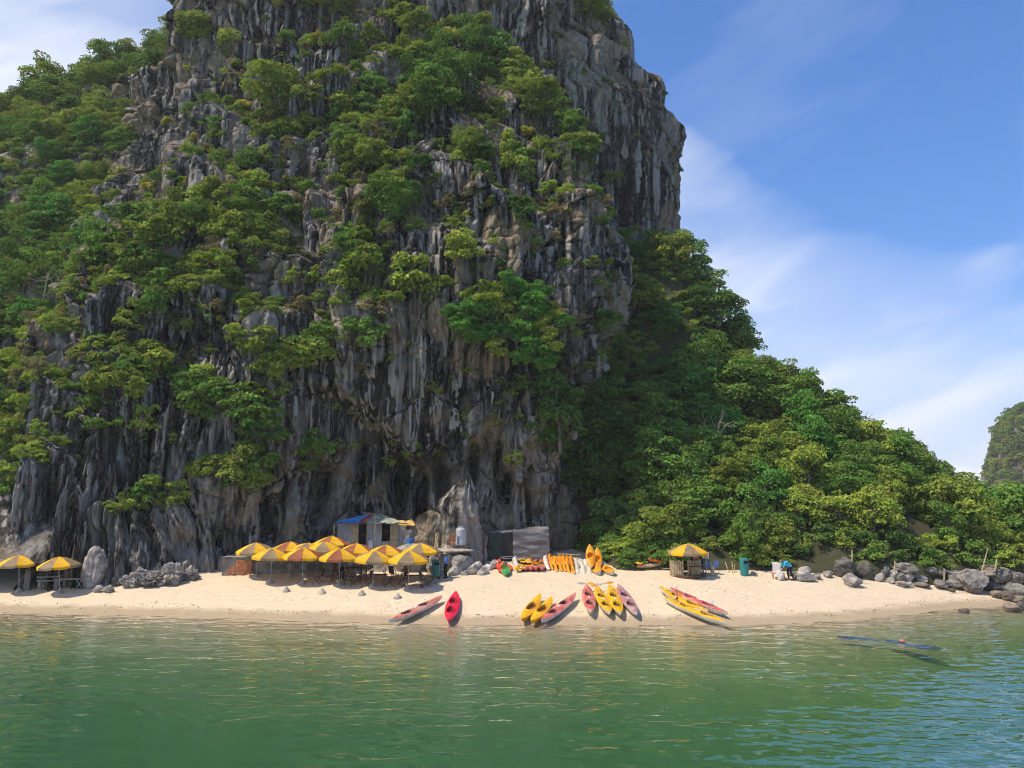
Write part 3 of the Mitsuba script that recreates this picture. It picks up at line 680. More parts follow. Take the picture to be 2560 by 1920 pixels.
cover('cliff_growth', ledge_points(front_mesh, 1200, 9, lambda c: (c[:, 0] < 9) & (c[:, 1] < 76) & (c[:, 0] > -.66 * c[:, 1] - 2)), None, 'ooggls', .38, 1.05, 'small green tufts growing along the ledges of the cliff', .25)
cover('cliff_growth_001', ledge_points(wall_mesh, 160, 34, lambda c: (c[:, 1] < 86)), None, 'oogd', .4, .9, 'small tufts growing on the high dark wall', .25)
far_v = far_cliff_mesh[0]
pick = [tuple(q) for q in far_v[wood.choice(np.nonzero((far_v[:, 1] < 352) & (far_v[:, 0] < 228) & (far_v[:, 2] > 3))[0], 620, replace=False)]]
cover('far_growth', pick, None, 'ogdd', 1.3, 3.4, 'grey green growth covering the distant cliff at the right edge', .1)
far_v = far_peak_mesh[0]
pick = [tuple(q) for q in far_v[wood.choice(np.nonzero((far_v[:, 1] < 425) & (far_v[:, 2] > 8))[0], 150, replace=False)]]
cover('far_growth_001', pick, None, 'odd', 1.5, 3.0, 'dark growth covering the distant small peak', .1)
# ------------------------------------------------------------------ things on the beach
def plain(name, c, rough=.6, spec=.35, **kw):
    scene[name] = {'type': 'twosided', 'b': {'type': 'principled', 'base_color': C3(*c), 'roughness': rough, 'specular': spec, **kw}}


def worn(name, a, b, f=3.0, rough=.6, stretch_z=1.0):
    scene[name] = {'type': 'twosided', 'b': {'type': 'principled', 'base_color': proc(lambda p, n, uv: mix(a, b, smoothstep(.35, .68, fbm(p.x * f, p.y * f, p.z * f * stretch_z, 3)))), 'roughness': rough, 'specular': .3}}


worn('fabric_yellow', (.616, .339, .009), (.662, .385, .017), 2.5, .8)
worn('fabric_brown', (.200, .146, .081), (.254, .193, .115), 2.5, .8)
worn('fabric_red_brown', (.231, .077, .035), (.277, .100, .046), 2.5, .8)
plain('print_pale', (.678, .554, .262), .8)
plain('metal_grey', (.323, .331, .339), .45, metallic=.6)
worn('concrete', (.277, .254, .216), (.400, .362, .300), 5)
worn('wood_dark', (.065, .035, .020), (.123, .065, .039), 7)
worn('wood_red', (.323, .115, .050), (.424, .169, .077), 6)
worn('wood_pale', (.323, .254, .162), (.447, .354, .231), 6, .7)
worn('bamboo', (.385, .293, .146), (.508, .416, .231), 5)
worn('tin_grey', (.231, .239, .246), (.354, .358, .362), 1.6, .55, .35)
worn('board_pale', (.447, .462, .477), (.554, .570, .578), 2)
worn('stone_pale', (.200, .189, .173), (.385, .366, .339), 2.6, .9)
worn('stone_grey', (.115, .109, .102), (.254, .239, .219), 2.4, .9)
worn('stone_dark', (.065, .064, .062), (.154, .150, .142), 1.8, .9)
worn('stone_tan', (.115, .096, .075), (.239, .200, .158), 1.6, .9)
worn('wall_plaster', (.339, .323, .308), (.508, .485, .454), 1.7, .9)
plain('teal', (.027, .208, .200), .45)
plain('shade_black', (.009, .009, .010), .7)
plain('dark_green', (.022, .042, .035), .7)
plain('charcoal', (.023, .025, .026), .7)
worn('tarp_silver', (.110, .113, .118), (.205, .210, .215), 1.4, .45, 2.5)
worn('tarp_blue', (.046, .185, .477), (.077, .246, .570), 2)
worn('tarp_red', (.323, .046, .035), (.424, .092, .069), 4)
worn('tarp_green', (.193, .239, .185), (.308, .347, .285), 3)
worn('tarp_yellow', (.539, .308, .054), (.654, .447, .154), 3)
plain('blue_plastic', (.039, .154, .424), .4)
plain('chair_blue', (.115, .200, .477), .4)
worn('tank_white', (.36, .39, .42), (.48, .51, .54), 3, .5)
plain('tank_blue', (.231, .293, .362), .5)
worn('kayak_yellow', (.64, .33, .012), (.68, .40, .035), 3, .35)
worn('kayak_red', (.48, .10, .09), (.55, .22, .19), 2.5, .4)
worn('kayak_faded', (.447, .139, .115), (.477, .262, .231), 3.0, .5)
worn('kayak_mauve', (.339, .154, .169), (.400, .262, .269), 3.0, .5)
plain('kayak_scarlet', (.616, .023, .065), .3)
worn('kayak_orange', (.662, .231, .009), (.678, .308, .023), 2.5, .35)
worn('kayak_white', (.508, .485, .431), (.616, .601, .554), 3, .4)
plain('kayak_green', (.039, .323, .085), .35)
plain('cockpit_dark', (.017, .018, .022), .6)
plain('cockpit_brown', (.185, .069, .023), .5)
plain('cockpit_red', (.262, .009, .027), .5)
plain('jacket_yellow', (.654, .354, .015), .8)
plain('jacket_red', (.601, .069, .031), .8)
plain('jacket_black', (.015, .015, .017), .8)
plain('rope', (.477, .447, .370), .9)
plain('rope_dark', (.077, .069, .062), .9)
plain('skin', (.277, .162, .100), .6)
plain('shirt_blue', (.077, .169, .477), .8)
plain('shirt_cyan', (.039, .370, .601), .8)
plain('shirt_slate', (.100, .139, .200), .8)
plain('trousers', (.017, .018, .021), .85)
plain('hat_cloth', (.231, .223, .169), .9)
plain('hair', (.009, .008, .008), .7)
plain('cloth_white', (.570, .562, .539), .9)
plain('cloth_pink', (.570, .254, .254), .9)
worn('sack_grey', (.339, .308, .293), (.524, .485, .462), 6, .9)
worn('cardboard', (.308, .169, .069), (.385, .231, .108), 3, .9)
worn('net_blue', (.020, .045, .080), (.045, .090, .150), 2.5, .6)
plain('float_orange', (.477, .169, .108), .5)
worn('weed', (.039, .027, .015), (.123, .092, .054), 9, .9)

IDENT = np.eye(4)


def M(loc=(0, 0, 0), rz=0, rx=0, ry=0, s=1.0):
    m = trimesh.transformations.euler_matrix(math.radians(rx), math.radians(ry), math.radians(rz), 'sxyz')
    m[:3, :3] *= s
    m[:3, 3] = loc
    return m


def box(sx, sy, sz, loc=(0, 0, 0), rz=0, rx=0, ry=0):
    b = trimesh.creation.box((sx, sy, sz))
    b.apply_transform(M(loc, rz, rx, ry))
    return b


def cyl(r, h, loc=(0, 0, 0), r2=None, sides=14, rx=0, ry=0):
    """A round (tapered) body standing on loc."""
    r2 = r if r2 is None else r2
    m = trimesh.creation.revolve(np.array([(0, 0), (r, 0), (r2, h), (0, h)]), sections=sides)
    m.apply_transform(M(loc, 0, rx, ry))
    return m


def join(*ms):
    return trimesh.util.concatenate(list(ms))


def thing(name, label, category, group=None):
    k = key(name)
    labels[k] = {'label': label, 'category': category}
    if group:
        labels[k]['group'] = group
    return k


def part(owner, name, mesh, bsdf, m=IDENT, smooth=30, label=None):
    """One shape of the scene below its owner (owner '' makes it a thing of its own)."""
    k, i = f'{owner}__{name}', 0
    while k in scene:
        i += 1
        k = f'{owner}__{name}_{i:03d}'
    d = mesh if isinstance(mesh, dict) else ply(mesh, bsdf, smooth=smooth)
    scene[k] = {**d, 'to_world': T(np.asarray(m, float))}
    if label:
        labels[k] = {'label': label}
    return k


def single(name, mesh, bsdf, label, category, m=IDENT, smooth=30, group=None):
    k = thing(name, label, category, group)
    scene[k] = {**ply(mesh, bsdf, smooth=smooth), 'to_world': T(np.asarray(m, float))}
    return k


def on_sand(x, y, dz=0.0):
    return (x, y, float(sand_z(np.array(x), np.array(y))) + dz)


def stick(a, b, r0, r1=None, sides=6):
    return tube([a, b], [r0, r0 if r1 is None else r1], sides)


# -- umbrellas
def umbrella_panel(k, R=1.30, h=.52, drop=.17):
    a0, a1 = math.radians(45 * k), math.radians(45 * k + 45)
    g = np.linspace(0, 1, 7)
    rows = []
    for t in g:
        z = h * (1 - t ** 1.55)
        rad = max(R * t, .012)
        e0, e1 = np.array([math.cos(a0), math.sin(a0)]) * rad, np.array([math.cos(a1), math.sin(a1)]) * rad
        rows.append([(*(e0 * (1 - q) + e1 * q), z - .05 * t * math.sin(math.pi * q)) for q in (0, .25, .5, .75, 1)])
    e0, e1 = np.array([math.cos(a0), math.sin(a0)]) * R * 1.012, np.array([math.cos(a1), math.sin(a1)]) * R * 1.012
    for d in (.04, drop):
        rows.append([(*(e0 * (1 - q) + e1 * q), -d - .045 * math.sin(math.pi * q) + .015 * math.sin(9 * q + k)) for q in (.015, .25, .5, .75, .985)])
    v = np.array(rows).reshape(-1, 3)
    return v, grid_faces(len(rows), 5)


PANELS = {(k, c): ply(umbrella_panel(k), c, smooth=True) for k in range(8) for c in (('fabric_yellow',) if k % 2 == 0 else ('fabric_brown', 'fabric_red_brown'))}
PRINT = ply((np.array([(-.13, -.02, 0), (.12, -.035, 0), (.14, .03, 0), (-.10, .035, 0)]), np.array([[0, 1, 2, 3]])), 'print_pale')
POLE = ply(cyl(.022, 2.62, sides=8), 'metal_grey', smooth=30)
FINIAL = ply(trimesh.creation.icosphere(1, .045), 'fabric_yellow', smooth=True)


def base_mesh(seed=0):
    m = trimesh.creation.revolve(np.array([(0, 0), (.27, -.05), (.25, .05), (.14, .17), (.06, .27), (0, .28)]), sections=9)
    m.vertices += (nz(m.vertices + seed, 6.0, 2, 2) - .5)[:, None] * .05
    return m


BASES = [ply(base_mesh(k * 3.1), 'concrete', smooth=40) for k in range(3)]


def umbrella(x, y, tip, brown, turn, lean, label, group=None):
    g = on_sand(x, y)
    u = thing('beach_umbrella', label, 'umbrella', group)
    m = M(g, turn, lean[0], lean[1])
    h = tip - .5
    for k in range(8):
        pk = part(u, 'panel', PANELS[k, 'fabric_yellow' if k % 2 == 0 else brown], None, m @ M((0, 0, h)))
        if k % 2 == 0:
            a = math.radians(45 * k + 22.5)
            slope = math.degrees(math.atan(.52 * 1.55 * .72 ** .55 / 1.20))
            part(pk, 'print', PRINT, None, m @ M((math.cos(a) * .86, math.sin(a) * .86, h + .52 * (1 - (.86 / 1.2) ** 1.55) - .015), 45 * k + 22.5 + 90, 0, 0) @ M((0, 0, 0), 0, slope, 0))
    part(u, 'pole', POLE, None, m @ np.diag([1, 1, tip / 2.62, 1]))
    part(u, 'finial', FINIAL, None, m @ M((0, 0, tip + .03)))
    part(u, 'base', BASES[int(prng.integers(3))], None, M(g, turn))
    return u


GREY, RED = 'fabric_brown', 'fabric_red_brown'
for (x, y, z), tip, brown, turn, lean, label in [
    ((-17.05, 56.32, 1.47), 2.26, GREY, 10, (2, -2), 'back left umbrella of the crowd, yellow and brown, beside the stacked orange chairs'),
    ((-15.69, 54.84, 1.24), 2.18, GREY, 30, (1, 2), 'front leftmost umbrella of the crowd, yellow and grey brown'),
    ((-14.87, 56.38, 1.52), 2.24, RED, 0, (-2, 1), 'rear yellow umbrella, second from the left in the back row'),
    ((-13.77, 56.06, 1.50), 2.2, GREY, 15, (-3, 6), 'tilted yellow umbrella, third from the left in the back row'),
    ((-13.48, 54.27, 1.23), 2.28, RED, 12, (2, 1), 'yellow and red brown umbrella, second from the left in the front row'),
    ((-12.42, 55.77, 1.51), 2.3, GREY, 28, (0, -1), 'yellow and grey umbrella just below the highest umbrella'),
    ((-12.25, 56.98, 1.68), 2.42, RED, 5, (-2, 1), 'highest umbrella of the crowd, yellow and red brown, before the shack'),
    ((-10.96, 53.69, 1.25), 2.28, RED, 20, (2, -1), 'yellow and red brown umbrella, third from the left in the front row'),
    ((-10.14, 54.97, 1.46), 2.3, RED, 2, (-1, 0), 'yellow and red brown umbrella below the shack door'),
    ((-8.77, 53.05, 1.21), 2.24, GREY, 33, (3, 2), 'yellow and grey umbrella, second from the right in the front row'),
    ((-8.17, 54.49, 1.43), 2.26, RED, 8, (0, 1), 'yellow and red brown umbrella in front of the grey mound'),
    ((-6.43, 52.36, 1.12), 2.36, GREY, 22, (3, 0), 'large front right umbrella of the crowd, yellow and grey brown'),
    ((-5.85, 54.57, 1.45), 2.3, GREY, 14, (-1, -2), 'rightmost umbrella of the crowd, beside the teal bin')]:
    umbrella(x, y, tip, brown, turn, lean, label)
for (x, y, z), tip, brown, turn, lean, label in [
    ((-31.68, 54.39, 0.71), 2.3, GREY, 25, (0, -3), 'leftmost umbrella of all, partly cut off by the picture edge'),
    ((-28.74, 53.79, 0.72), 2.28, GREY, 12, (1, -4), 'yellow umbrella beside the tall pale boulder on the far left'),
    ((11.51, 55.10, 1.64), 2.08, GREY, 22, (0, 0), 'lone yellow umbrella over the bamboo counter before the right hillside')]:
    umbrella(x, y, tip, brown, turn, lean, label)
for (x, y, z), label in [((-14.07, 52.72, 0.94), 'leftmost of the four bare umbrella bases on the sand'), ((-11.67, 52.02, 0.91), 'second bare umbrella base from the left on the sand'),
                         ((-9.14, 51.52, 0.89), 'third bare umbrella base from the left on the sand'), ((-6.84, 50.68, 0.82), 'rightmost bare umbrella base on the sand, nearest the pink kayak')]:
    k = thing('umbrella_base', label, 'umbrella base', None)
    scene[k] = {**BASES[int(prng.integers(3))], 'to_world': T(M(on_sand(x, y), prng.uniform(0, 360), 0, 0, 1.05))}


# -- folding chairs and tables
def chair_parts():
    seat = join(*[box(.44, .055, .02, (0, .07 * i - .18, .44)) for i in range(6)])
    back = join(*[box(.055, .02, .46, (.07 * i - .175, .28 + .06, .72), 0, -14) for i in range(6)], box(.46, .03, .06, (0, .40, .96), 0, -14))
    legs = []
    for s in (-1, 1):
        legs.append(join(stick((.22 * s, -.24, 0), (.22 * s, .40, .98), .02, .02, 5)))
        legs.append(stick((.19 * s, .32, 0), (.19 * s, -.20, .44), .02, .02, 5))
    return seat, back, legs


CHAIR = {}
for wood_name in ('wood_dark', 'wood_red'):
    s_, b_, l_ = chair_parts()
    CHAIR[wood_name] = [('seat', ply(s_, wood_name, smooth=30)), ('backrest', ply(b_, wood_name, smooth=30))] + [('leg', ply(q, wood_name, smooth=30)) for q in l_]


def chair(loc, rz, wood_name, label, group=None, name='folding_chair', rx=0):
    c = thing(name, label, 'chair', group)
    for n, d in CHAIR[wood_name]:
        part(c, n, d, None, M(loc, rz, rx))
    return c


TABLE = [('tabletop', ply(join(*[box(1.15, .115, .03, (0, .125 * i - .31, .72)) for i in range(6)]), 'wood_dark'))] + \
        [('leg', ply(stick((sx * .42, -.3 * t, 0), (sx * .42, .3 * t, .71), .024, .024, 5), 'wood_dark', smooth=30)) for sx in (-1, 1) for t in (-1, 1)]


def table(loc, rz, label, group=None):
    t = thing('folding_table', label, 'table', group)
    for n, d in TABLE:
        part(t, n, d, None, M(loc, rz))


for (x, y, z), rz, label in [((-10.70, 54.22, 1.34), 8, 'dark wooden table at the left of the shaded dining area'), ((-8.46, 53.27, 1.24), -12, 'dark wooden table in the middle of the shaded dining area'),
                             ((-6.10, 52.86, 1.21), 10, 'dark wooden table under the front right umbrella'), ((-10.30, 55.20, 1.49), 4, 'dark wooden table at the back of the shaded dining area')]:
    table(on_sand(x, y), rz, label)
SHADED = 'dark wooden folding chairs in the shade of the umbrellas'
for (x, y, z), rz, nth in [
    ((-12.46, 54.14, 1.27), 75, 'first'),
    ((-11.48, 53.98, 1.29), 110, 'second'),
    ((-11.54, 55.31, 1.48), 20, 'third'),
    ((-10.32, 53.28, 1.19), 180, 'fourth'),
    ((-9.9, 53.91, 1.32), -70, 'fifth'),
    ((-9.63, 54.6, 1.42), 15, 'sixth'),
    ((-9.2, 53.32, 1.23), 70, 'seventh'),
    ((-7.7, 53.1, 1.22), -80, 'eighth'),
    ((-7.57, 54.39, 1.42), -30, 'ninth'),
    ((-7.03, 52.92, 1.23), 75, 'tenth'),
    ((-6.92, 54.41, 1.44), 30, 'eleventh'),
    ((-5.39, 52.78, 1.21), -65, 'twelfth'),
    ((-5.05, 53.44, 1.33), -80, 'thirteenth')]:
    chair(on_sand(x, y), rz + 180, 'wood_dark', f'dark wooden folding chair under the umbrellas, {nth} from the left', SHADED)
FOLDED_SLATS = [box(.052, .022, .62, (.07 * i - .175, 0, .74)) for i in range(6)]
for i, ((x, y, z), word) in enumerate([
    ((-18.99, 56.89, 1.46), 'leftmost'),
    ((-18.36, 56.7, 1.48), 'middle'),
    ((-17.75, 56.52, 1.5), 'rightmost')]):
    c = thing('folded_chair', f'{word} of the three orange wooden chairs folded and leaning together', 'chair')
    m = M(on_sand(x, y), -6 + 5 * i, -12 + 2 * i)
    for q in FOLDED_SLATS:
        part(c, 'slat', q, 'wood_red', m)
    part(c, 'frame', join(box(.05, .03, 1.10, (-.23, .02, .53)), box(.05, .03, 1.10, (.23, .02, .53)), box(.5, .035, .06, (0, .02, 1.06)), box(.5, .03, .05, (0, .02, .42))), 'wood_red', m)
    part(c, 'seat', join(*[box(.42, .02, .05, (0, .05, .40 - .07 * q)) for q in range(4)]), 'wood_red', m)
# grey tables at the far left
GREY_TOP = ply(join(*[box(1.5, .16, .035, (0, .17 * i - .34, 0)) for i in range(5)]), 'tin_grey')
for (x, y, z), w, hgt, rz, label in [((-29.87, 54.61, 1.09), 1.0, .86, 6, 'higher grey table stacked behind under the left umbrella'), ((-29.86, 54.61, 0.94), 1.0, .62, 8, 'lower grey table in front under the left umbrella'), ((-28.54, 54.72, 0.91), 1.35, .66, 0, 'long grey trestle table beside the tall pale boulder')]:
    t = thing('trestle_table', label, 'table')
    m = M(on_sand(x, y), rz) @ np.diag([w * .9, 1, 1, 1])
    part(t, 'tabletop', GREY_TOP, None, m @ M((0, 0, hgt)))
    for sx in (-1, 1):
        for q in (-1, 1):
            part(t, 'leg', stick((sx * .55 - .15 * q, -.25, 0), (sx * .55 + .15 * q, -.25, hgt), .018), 'metal_grey', m)
            part(t, 'leg', stick((sx * .55 - .15 * q, .25, 0), (sx * .55 + .15 * q, .25, hgt), .018), 'metal_grey', m)


# -- boulders
def boulder(seed, sx, sy, sz, sub=4, rough=.22, cuts=9, flute=0.0):
    m = trimesh.creation.icosphere(sub, 1.0)
    v = np.array(m.vertices)
    rng = np.random.default_rng(seed)
    for _ in range(cuts):
        n = unit(rng.normal(0, 1, 3) * [1, 1, .8])
        d = rng.uniform(.55, .85)
        over = v @ n - d
        v -= np.where(over > 0, over, 0)[:, None] * n * .88
    o = rng.uniform(0, 50, 3)
    v *= (1 + (nz(v + o, 1.6, seed, 3) - .5) * 2 * rough + (ridge(nz(v + o, 3.4, seed + 2, 2)) - .5) * rough * .5)[:, None]
    v *= (1 + (nz(v + o, 7.5, seed + 6, 2) - .5) * rough * .55 - np.exp(-((nz(v + o, 2.2, seed + 8, 2) - .5) / .022) ** 2) * rough * .30)[:, None]
    if flute:
        a = np.arctan2(v[:, 1], v[:, 0])
        f = ridge(nz(np.stack([np.cos(a) * 4 + o[0], np.sin(a) * 4, v[:, 2] * .5], -1), 1.0, seed + 4, 2)) - .5
        v[:, :2] *= (1 + flute * f)[:, None]
    if rough > .29:
        cr = ridge(nz(v + o, (2.6, 2.6, 1.6), seed + 21, 3)) ** 5
        v *= (1 - cr * .34 + (nz(v + o, 4.5, seed + 23, 3) - .5) * .34)[:, None]
    m.vertices = v * [sx, sy, sz]
    return m


STONE_LOOK = {'stone_pale': 'pale grey', 'stone_grey': 'grey', 'stone_dark': 'dark', 'stone_tan': 'tan'}


def rock(px, py, w, h, mat, label, seed, depth=.9, sub=4, rough=.22, rz=0, rx=0, ry=0, flute=0.0, group=None, sink=.15, name='boulder', dz=0):
    x, y, z = px, py, float(sand_z(np.array(px), np.array(py))) + dz
    return single(name, boulder(seed, w / 2, w / 2 * depth, h / 2 * 1.12, sub, rough, flute=flute), mat, label, 'rock', M((x, y, z + h / 2 - sink * h), rz, rx, ry), smooth=38, group=group)


for i, ((x, y, z), w, h, mat, label, kw) in enumerate([
    ((-27.18, 54.92, 0.99), 1.35, 2.75, 'stone_pale', 'tall pale boulder standing against the cliff at the far left', dict(flute=.30, ry=6, rough=.20, sub=5)),
    ((-26.33, 53.85, 0.75), .62, .48, 'stone_pale', 'small boulder before the tall pale one, left of the pair', {}),
    ((-25.63, 53.75, 0.75), .72, .52, 'stone_grey', 'small boulder before the tall pale one, right of the pair', {}),
    ((-24.76, 54.76, 0.99), 1.5, .95, 'stone_pale', 'jagged pale rock at the left end of the rock group on the left beach', dict(rough=.36, sub=5)),
    ((-24.25, 55.28, 1.08), 1.7, 1.45, 'stone_pale', 'highest jagged pale rock of the group on the left beach', dict(rough=.36, sub=5)),
    ((-23.32, 54.99, 1.06), 1.7, .8, 'stone_grey', 'low grey rock in the middle of the group on the left beach', dict(rough=.36, sub=5)),
    ((-22.31, 55.47, 1.15), 2.4, 1.55, 'stone_pale', 'large sloping pale rock leaning on the cliff foot, left beach', dict(rough=.34, ry=-24, sub=5)),
    ((-21.39, 56.21, 1.30), 1.4, .95, 'stone_pale', 'rounded pale rock at the right end of the left rock group', dict(rough=.36, sub=5)),
    ((-25.88, 55.31, 1.17), .8, .75, 'stone_grey', 'small grey rock tucked behind the jagged left group', dict(rough=.36, sub=5))]):
    rock(x, y, w, h, mat, label, 20 + i, **kw)

# -- the terrace behind the umbrellas, the shack and its rocks
terr = np.array([(-17.8, 55.4), (-14.2, 55.2), (-11.0, 55.0), (-8.2, 54.7), (-7.0, 54.6)])


def wall_block(a, b, z0, z1, thick, seed):
    n, m = 60, 10
    t = np.linspace(0, 1, n)
    zz = np.linspace(z0, z1, m)
    front = np.stack([np.broadcast_to(a[0] + (b[0] - a[0]) * t, (m, n)), np.broadcast_to(a[1] + (b[1] - a[1]) * t, (m, n)), np.broadcast_to(zz[:, None], (m, n))], -1)
    front[..., 1] += (nz(front, 1.8, seed, 3) - .5) * .22
    front[-1, :, 2] += (nz(front[-1], .9, seed + 3, 2) - .5) * .22
    top = front[-1] + np.array([0, thick, 0])
    return np.vstack([front.reshape(-1, 3), top]), np.vstack([grid_faces(m + 1, n)])


k = thing('retaining_wall', 'low whitewashed retaining wall behind the umbrellas, below the shack', 'wall')
part(k, 'face', wall_block((-11.9, 57.2), (-6.2, 56.9), 1.3, (-8.66, 57.00, 2.46)[2], 7, 5), 'wall_plaster')
part(k, 'end', wall_block((-19.6, 57.0), (-11.92, 57.22), 1.0, (-15.70, 57.00, 2.73)[2], 7, 9), 'stone_grey')

SY = 60.4
X0, X1 = -12.57, -7.71
ZB, ZT = (-10.91, 60.40, 2.73)[2], (-10.96, 60.40, 4.85)[2]
s = thing('shack', 'small grey tin shack under a patched blue, red and green tarpaulin roof', 'hut')
W = X1 - X0
door0, door1, win0, win1 = X0 + W * .315, X0 + W * .435, X0 + W * .66, X0 + W * .78


def tin(x0, x1, z0, z1, y=SY, rng_seed=0):
    n = max(8, int((x1 - x0) / .035))
    x = np.linspace(x0, x1, n)
    f = np.stack([x, y + .012 * np.sin(x * 90), 0 * x + z0], -1)
    g_ = f.copy()
    g_[:, 2] = z1
    return np.vstack([f, g_]), grid_faces(2, n)


for i, (a, b, z0, z1, mat) in enumerate([(X0, X0 + W * .10, ZB, ZT, 'tin_grey'), (X0 + W * .10, X0 + W * .21, ZB, ZT - .02, 'tin_grey'), (X0 + W * .21, door0 - .05, ZB, ZT - .03, 'wood_pale'), (door1 + .05, X0 + W * .52, ZB, ZT, 'tin_grey'),
                                         (X0 + W * .52, win0 - .05, ZB, ZT - .02, 'tin_grey'), (win0 - .05, win1 + .05, ZB, ZB + .75, 'tin_grey'), (win1 + .05, X0 + W * .90, ZB, ZT, 'wood_pale'), (X0 + W * .90, X1, ZB, ZT, 'tin_grey')]):
    part(s, 'wall_panel', tin(a + .004, b - .004, z0, z1, SY + .006 * (i % 2)), mat)
part(s, 'back_wall', box(W, .05, ZT - ZB, ((X0 + X1) / 2, SY + 2.6, (ZB + ZT) / 2)), 'charcoal')
for xx in (X0 + .03, X1 - .03):
    part(s, 'side_wall', box(.04, 2.6, ZT - ZB, (xx, SY + 1.31, (ZB + ZT) / 2)), 'tin_grey')
part(s, 'floor', box(W - .1, 2.5, .06, ((X0 + X1) / 2, SY + 1.3, ZB - .03)), 'concrete')
for a, b, z0 in ((door0, door1, ZB + .55), (win0, win1, ZB + .78)):
    f = part(s, 'window', join(box(.05, .07, ZT - z0 - .05, (a - .03, SY - .02, (z0 + ZT) / 2)), box(.05, .07, ZT - z0 - .05, (b + .03, SY - .02, (z0 + ZT) / 2)), box(b - a + .1, .07, .05, ((a + b) / 2, SY - .02, z0))), 'wood_pale')
    part(f, 'crossbar', box(b - a, .03, .05, ((a + b) / 2, SY + .02, z0 + .72)), 'wood_dark')
part(s, 'doorstep_panel', box(door1 - door0 + .06, .04, .55, ((door0 + door1) / 2, SY - .01, ZB + .27)), 'board_pale')
for xx, hh in ((X0 + W * .165, .55), (X0 + W * .50, .62)):
    part(s, 'board', box(.34, .03, hh, (xx, SY - .06, ZB + hh / 2 + .25)), 'board_pale')
for xx, y_, top in ((X0 - .15, SY - .55, ZT + .02), (X0 + W * .575, SY - .7, ZT + .55), (X0 + W * .86, SY - .3, ZT), (X1 + .1, SY - .5, ZT - .05)):
    part(s, 'post', stick((xx, y_, ZB - .4), (xx + .03, y_, top), .035), 'bamboo')


def sheet(quad, mat, seed, nx=22, ny=12, amp=.05, sag=.06, rag=.06):
    a, b, c, d = [np.array(q, float) for q in quad]
    u, v = np.meshgrid(np.linspace(0, 1, nx), np.linspace(0, 1, ny))
    p = a * ((1 - u) * (1 - v))[..., None] + b * (u * (1 - v))[..., None] + c * (u * v)[..., None] + d * ((1 - u) * v)[..., None]
    p[..., 2] += (nz(p, 2.3, seed, 3) - .5) * amp * 2 - sag * np.sin(np.pi * u) * np.sin(np.pi * v)
    edge = np.maximum(np.maximum(sst(.9, 1, u), sst(.9, 1, 1 - u)), np.maximum(sst(.88, 1, v), sst(.88, 1, 1 - v)))
    p += edge[..., None] * (np.stack([nz(p, 5.0, seed + q, 2) for q in (1, 2, 3)], -1) - .5) * rag * 3
    return p.reshape(-1, 3), grid_faces(ny, nx)


xl, xr, xm = X0 - .35, X1 + .35, X0 + W * .46
zr_, ze_ = ZT + .62, ZT + .05
yf, yb, yr = SY - .75, SY + 3.0, SY + .8
part(s, 'roof', join(trimesh.Trimesh(*sheet([(xl, yf, ze_ - .06), (xr, yf, ze_ - .06), (xm + .7, yr, zr_ - .08), (xm - .3, yr, zr_ - .08)], None, 3, amp=.03, sag=.02)), trimesh.Trimesh(*sheet([(xm - .3, yr + .01, zr_ - .08), (xm + .7, yr + .01, zr_ - .08), (xr, yb, ze_), (xl, yb, ze_)], None, 4, amp=.03))), 'tin_grey')
part(s, 'blue_tarpaulin', sheet([(xl + .1, yf - .03, ze_ + .01), (xm - .35, yf - .08, ze_ - .03), (xm + .06, yr, zr_ + .02), (xm - .28, yr, zr_)], None, 7, amp=.04), 'tarp_blue', label='bright blue tarpaulin on the left slope of the roof')
part(s, 'red_tarpaulin', sheet([(xm - .5, yf - .10, ze_ + .03), (xm - .05, yf - .11, ze_ + .02), (xm + .24, yr - .03, zr_ + .07), (xm + .02, yr - .03, zr_ + .06)], None, 8, amp=.05, nx=10), 'tarp_red', label='narrow red strip between the blue and green tarpaulins')
part(s, 'green_tarpaulin', sheet([(xm - .1, yf - .06, ze_ - .02), (xr - .6, yf - .03, ze_ + .02), (xm + .95, yr, zr_ - .04), (xm + .2, yr, zr_ + .03)], None, 9, amp=.06, rag=.1), 'tarp_green', label='faded green grey tarpaulin on the right slope')
part(s, 'yellow_tarpaulin', sheet([(xr - .75, yf - .12, ze_ - .20), (xr + .45, yf - .1, ze_ - .16), (xr + .35, yf + .25, ze_ + .12), (xr - .85, yf + .25, ze_ + .18)], None, 10, amp=.12, rag=.14), 'tarp_yellow', label='crumpled yellow sheet hanging off the right roof corner')
part(s, 'ridge_pole', stick((xm - .5, yr - .05, zr_ + .06), (xm + .8, yr - .02, zr_ - .02), .03), 'wood_pale')
part(s, 'roof_pole', stick((xm - .75, yf, ze_ + .08), (xm - .05, yr - .1, zr_ + .12), .025), 'wood_pale')

# rocks by the shack
x, y, z = (-6.08, 60.40, 3.83)
single('boulder', boulder(61, 1.45, 1.0, 2.15, 5, .13, 3, .06), 'rock', 'smooth grey leaning boulder right of the shack', 'rock', M((x, y, 3.5), 0, 0, 9), smooth=40)
x, y, z = (-4.87, 60.20, 3.84)
single('boulder', boulder(62, .72, .7, 1.85, 5, .16, 3, .14), 'stone_grey', 'narrow ribbed boulder between the leaning boulder and the water tank', 'rock', M((x, y, 3.7), 20, 0, -4), smooth=40)
x, y, z = (-3.48, 59.80, 5.08)
prof = np.array([(-.3, -1.6, 1.6), (1.0, -1.5, 1.5), (2.2, -1.35, 1.35), (3.2, -1.5, 1.2), (4.05, -1.9, 1.05), (4.35, -1.8, 1.0), (5.3, -.95, .82), (6.0, -.22, .66), (6.3, .08, .56), (6.5, .2, .45)])
hh = np.linspace(-.3, 6.5, 90)
lf, rt = PchipInterpolator(prof[:, 0], prof[:, 1])(hh), PchipInterpolator(prof[:, 0], prof[:, 2])(hh)
